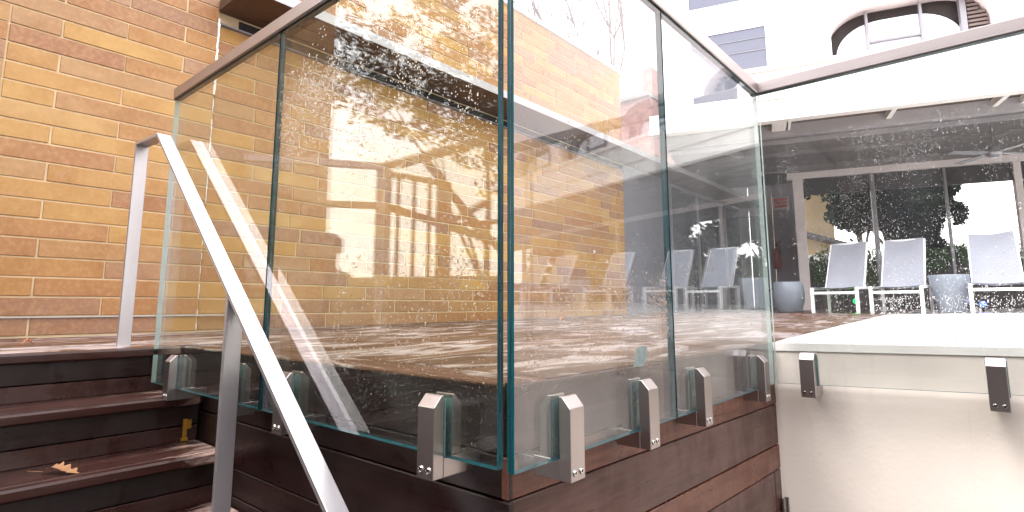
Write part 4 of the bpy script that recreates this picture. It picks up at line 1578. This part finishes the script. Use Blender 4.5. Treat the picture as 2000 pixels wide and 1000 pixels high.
# a person in dark clothes standing at the end of the brick wall, seen only as a faint mirrored figure
def make_person(loc, rz):
    o_ = MB()
    J = {'pel': (0, 0, .95), 'sp': (0, .01, 1.12), 'ch': (0, .0, 1.32), 'nk': (0, .01, 1.50), 'hd0': (0, -.01, 1.58), 'hd1': (0, -.025, 1.68), 'hd2': (0, -.01, 1.76),
         'shL': (.17, 0, 1.42), 'elL': (.24, .03, 1.14), 'wrL': (.20, -.14, .98), 'haL': (.18, -.21, .95),
         'shR': (-.17, 0, 1.42), 'elR': (-.25, .03, 1.14), 'wrR': (-.20, -.16, 1.02), 'haR': (-.17, -.23, 1.02),
         'hiL': (.09, 0, .88), 'knL': (.10, -.02, .49), 'anL': (.11, .03, .09), 'toL': (.12, -.12, .04),
         'hiR': (-.09, 0, .88), 'knR': (-.10, -.01, .49), 'anR': (-.12, .04, .09), 'toR': (-.14, -.11, .04)}
    RR = {'pel': .14, 'sp': .125, 'ch': .15, 'nk': .06, 'hd0': .075, 'hd1': .098, 'hd2': .075, 'sh': .075, 'el': .048, 'wr': .034, 'ha': .035, 'hi': .095, 'kn': .062, 'an': .045, 'to': .04}
    E_ = ['pel-sp', 'sp-ch', 'ch-nk', 'nk-hd0', 'hd0-hd1', 'hd1-hd2', 'ch-shL', 'shL-elL', 'elL-wrL', 'wrL-haL', 'ch-shR', 'shR-elR', 'elR-wrR', 'wrR-haR',
          'pel-hiL', 'hiL-knL', 'knL-anL', 'anL-toL', 'pel-hiR', 'hiR-knR', 'knR-anR', 'anR-toR']
    ks = list(J)
    me = bpy.data.meshes.new('person')
    me.from_pydata([J[k] for k in ks], [tuple(ks.index(q) for q in e.split('-')) for e in E_], [])
    ob = bpy.data.objects.new('person', me)
    COL.objects.link(ob)
    ob.location = loc
    ob.rotation_euler = (0, 0, rz)
    ob['_loc'] = tuple(loc)
    md = ob.modifiers.new('skin', 'SKIN')
    for i, k in enumerate(ks):
        r = RR.get(k, RR.get(k[:2], .05))
        me.skin_vertices[0].data[i].radius = (r * (1.25 if k in ('pel', 'sp', 'ch') else 1), r * (.85 if k in ('pel', 'sp', 'ch') else 1))
        me.skin_vertices[0].data[i].use_root = k == 'pel'
    sb = ob.modifiers.new('sub', 'SUBSURF')
    sb.levels = sb.render_levels = 2
    me.materials.append(M_CLOTH)
    tag(ob, 'standing person in dark clothes, mirrored faintly in the front glass', 'person')
    h = MB().lathe((0, 0, 0), [(.10, -.05), (.108, .0), (.10, .06), (.06, .10), (.01, .115)], 16).mesh('hair', M_BLACK, smooth=True)
    ho_ = bpy.data.objects.new('hair', h)
    COL.objects.link(ho_)
    ho_.parent = ob
    ho_.location = (0, .005, 1.70)
    fc = MB().lathe((0, 0, 0), [(.02, -.11), (.065, -.08), (.083, -.01), (.085, .05), (.06, .08), (.01, .09)], 14).cyl((0, -.075, -.02), (0, -.105, -.035), .014, .016, 8)
    fm = fc.mesh('face', M_SKIN, smooth=True)
    fo = bpy.data.objects.new('face', fm)
    COL.objects.link(fo)
    fo.parent = ob
    fo.location = (0, -.034, 1.665)
    bagm = MB().box((-.12, -.30, -.09), (.12, -.12, .09)).mesh('shoulder_bag', M_BLACK, bevel=.02)
    bo = bpy.data.objects.new('shoulder_bag', bagm)
    COL.objects.link(bo)
    bo.parent = ob
    bo.location = (.05, .02, 1.02)
    return ob
pp = mirp(640, 480, 3.15)
make_person((pp.x, pp.y, G0), R(150))

cb = mirp(800, 190, 7.2)
tb = mirp(955, 300, 7.6)
blobs = []
for (px, py, r_) in ((680, 95, .55), (660, 160, .45), (720, 130, .6), (770, 170, .65), (830, 190, .7), (890, 215, .7), (950, 225, .75), (800, 240, .5), (870, 265, .45), (930, 300, .4),
                     (740, 215, .42), (665, 225, .25), (700, 50, .5), (780, 90, .55), (860, 120, .6), (940, 140, .7), (1000, 200, .8), (830, 40, .6), (930, 60, .6), (690, -40, .7), (850, -60, .9),
                     (955, 360, .35), (1010, 300, .6)):
    p = mirp(px, py, 7.2 + rnd.uniform(-.5, .6))
    blobs.append((tuple(p), (r_, r_, r_ * .6)))
tree_thing('oak_tree', 'spreading oak tree with brown green leaves across the courtyard', (tb.x, tb.y, G0), 3.6, .085, blobs, 19000, .043, M_LEAFOAK, 77, hole=2.3, limbs=6)

def back_tree(x_, y_, h, R_, n, lab, seed):  # unseen trees added to darken what the terrace glass mirrors
    tree_thing('evergreen_tree', lab, (x_, y_, G0), h, .16, blobset((x_, y_, h), R_, 16, seed), n, .11, M_LEAFDK, seed, group='added unseen trees behind the courtyard')
back_tree(1.5, -6.3, 2.2, 1.5, 7000, 'added evergreen tree behind the camera that darkens the reflection', 81)
back_tree(5.5, -6.2, 2.6, 1.5, 6000, 'added evergreen tree at the right that darkens the reflection', 82)
nb_ = thing('added_building', 'added unseen dark building that dims the mirrored sky', 'building', (5, -9, G0))
MB().box((-4.6, -11, G0), (14, -8.2, 6.2)).build('wall', M_DKBRICK, nb_)  # unseen block added to keep bright sky out of the terrace glass
MB().box((-4.7, -11.1, 6.201), (14.1, -8.1, 6.4)).build('roof', M_ROOF, nb_)
for k in range(6):
    MB().box((-.6 + 2.4 * k, -8.199, .6), (.7 + 2.4 * k, -8.17, 2.4)).build('window', M_STORE, nb_)
